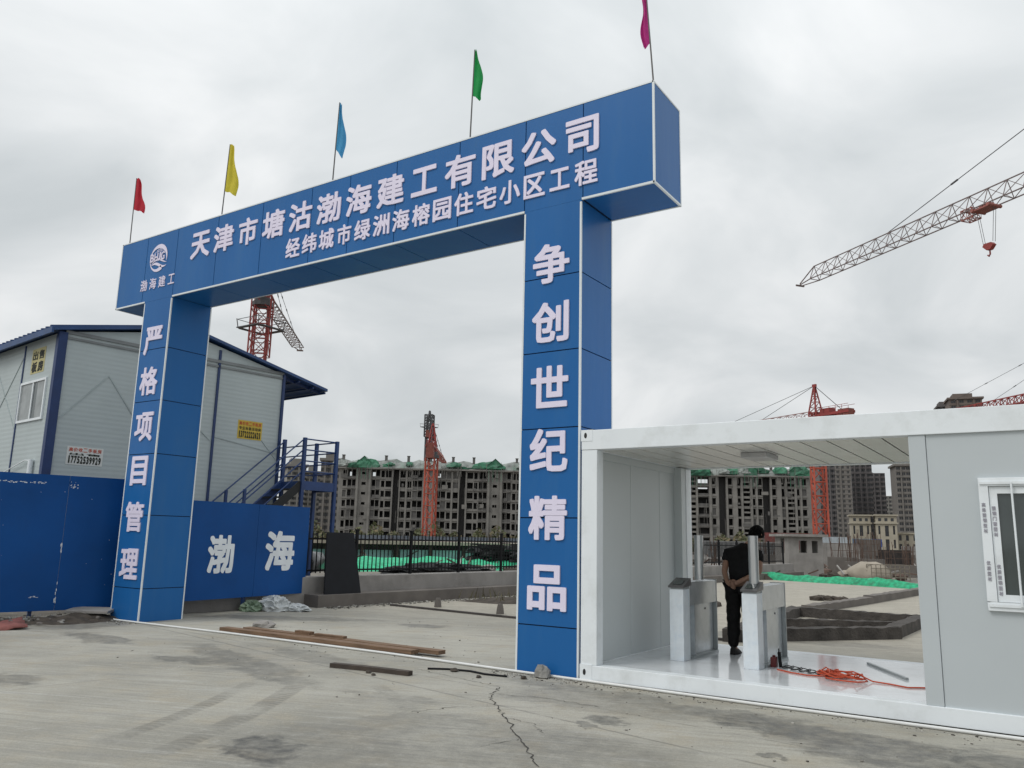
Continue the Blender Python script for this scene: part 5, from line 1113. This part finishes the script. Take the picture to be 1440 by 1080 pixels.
    b = MB(); b.obox(c1-sd_*.6+jd*.1-Z*1.9, jd*.9, sd_*1.2, Z*2.3); b.obox(c1-sd_*.6+jd*1.1-Z*1.7, jd*.7, sd_*1.2, Z*2.1); b.build('counterweight', mat('counterweight_red', (.20, .06, .045), .8, var=.2), g_)
    if cab:
        b = MB(); o_ = jd*mw*.35-sd_*(mw*.5+1.3)+Z*(zj-1.4); b.obox(o_, jd*1.5, sd_*1.2, Z*1.9); cb = b.build('operator_cab', WHITE, g_, bevel=.05)
        b = MB(); b.obox(o_+jd*1.5+sd_*.1+Z*.7, jd*.02, sd_*1.0, Z*1.05); b.obox(o_-sd_*.02+jd*.15+Z*.75, jd*1.2, sd_*.02, Z*.95); b.build('cab_glass', GLASS, cb)
    for f in tie:
        b = MB(); q_ = jd*(jl*f)+Z*(zj+jh); b.bar(ap, q_, .05, .05)
        for k in range(1, 6 if beads else 1): m_ = ap+(q_-ap)*(k/6); b.bar(m_-(q_-ap).normalized()*.35, m_+(q_-ap).normalized()*.35, .11, .11)
        b.build('tie_bar', DGREY, g_)
    b = MB(); b.bar(ap, c1+jd*1.5+Z*.3, .07, .07); b.build('tie_bar', DGREY, g_)
    if trolley:
        b = MB(); q_ = jd*trolley+Z*(zj-.25); b.obox(q_-jd*.8-sd_*.6, jd*1.6, sd_*1.2, Z*.1); lattice(b, q_+jd*.85+Z*.1, q_+jd*1.9+Z*.1, .9, .8, 2, .07); b.obox(q_-jd*.5-sd_*.3+Z*.1, jd*.9, sd_*.6, Z*.35)
        for s in (-1, 1): b.tube([q_+jd*s*.7-sd_*.7+Z*.1, q_+jd*s*.7+sd_*.7+Z*.1], .14, 10)
        b.build('trolley', PINKP, g_)
        b = MB()
        hz_ = zj-hook
        for s in (-1, 1):
            for s2 in (-.12, .12): b.bar(q_+jd*s*.75+sd_*s2, Vector((q_.x, q_.y, hz_+.3))+jd*s*.42+sd_*s2, .035, .035)
        b.build('hoist_rope', DGREY, g_)
        b = MB(); hc_ = Vector((q_.x, q_.y, hz_)); P = [(-.46, .05), (-.28, .26), (.34, .3), (.48, .08), (.15, -.27), (-.15, -.27)]
        b.face([hc_+jd*a+Z*c-sd_*.18 for a, c in P]); b.face([hc_+jd*a+Z*c+sd_*.18 for a, c in P][::-1])
        for i in range(6): (a, c), (a2, c2) = P[i], P[(i+1) % 6]; b.face([hc_+jd*a+Z*c-sd_*.18, hc_+jd*a+Z*c+sd_*.18, hc_+jd*a2+Z*c2+sd_*.18, hc_+jd*a2+Z*c2-sd_*.18])
        b.tube([hc_+Z*-.35, hc_-Z*.6, hc_+jd*.12-Z*.75, hc_+jd*.22-Z*.62], .06, 6); b.build('hook_block', RED, g_)
    return g_
bA = gnd(342, 93); tA = Vector((-92.7, 76.95, 0)); nA = dep(361, 747, 93)
crane('red mast crane whose jib slants down under the gate beam above the prefab', bA, 30, 35.5, (tA-bA), (tA-bA).length, 8, 1.55, RED, JGREY, RED, climb=25.6, jh=1.2, t=.11, mt=.15, turn=.75, jw=1.75, cab=False)
bB = gnd(602.5, 127); crane('orange red mast crane standing in front of the unfinished block, centre of the gate', bB, 15.3, 19.2, FH, 24, 4, 1.5, ORANGE, PINKP, RED, jh=1.0, t=.13, mt=.2, cab=False, turn=.3)
bB2 = gnd(597, 262); crane('dark grey crane head rising behind the unfinished block', bB2, 35.0, 42.5, FH, 20, 5, 1.7, DGREY, DGREY, DGREY, jh=1.3, t=.28, mt=.4, tie=(.5,), climb=37, cab=False)
bC = gnd(1155.5, 110); zC = 19.1
crane('orange mast crane seen through the cabin with its jib above the container roof', bC, zC, 23.6, (-10.2, 6.0), 21, 6.2, 1.6, ORANGE, mat('jib_pale_red', (.30, .16, .15), .6, var=.2), RED, jh=.9, t=.10, mt=.22, tie=(.5, .9), turn=.5, beads=False)
tD = Vector((-14.82, 73.77, 0)); sD = Vector((5.04, 58.66, 0)); dD = (sD-tD).normalized(); bD = tD+dD*56
crane('big grey jib crane reaching in from the right edge with trolley and hook', bD, 27.6, 39.6, (tD-bD), 56, 12, 1.8, RED, mat('jib_faded_brown', (.175, .13, .125), .6, var=.25), RED, trolley=(Vector((2.3, 58.3, 0))-bD).length+1.2, jh=1.4, t=.08, hook=3.25, tie=(.79, .45))
bE = gnd(1530, 150)
pE = pl_z = None
def on_z(x, y, z): d = ray(x, y); return CAM+d*((z-CAM.z)/d.z)
zE = hz(1395, 575, 150); eT = on_z(1388, 576.5, zE); eR = on_z(1440, 566, zE); dE = (eR-eT); dE.z = 0; dE.normalize(); bE = Vector((eT.x, eT.y, 0))+dE*34
crane('red jib crane low over the container roof at the right edge', bE, zE, zE+12, -dE, 52, 9, 1.8, RED, RED, RED, jh=1.5, t=.2, tie=(.62, .97), mt=.25)
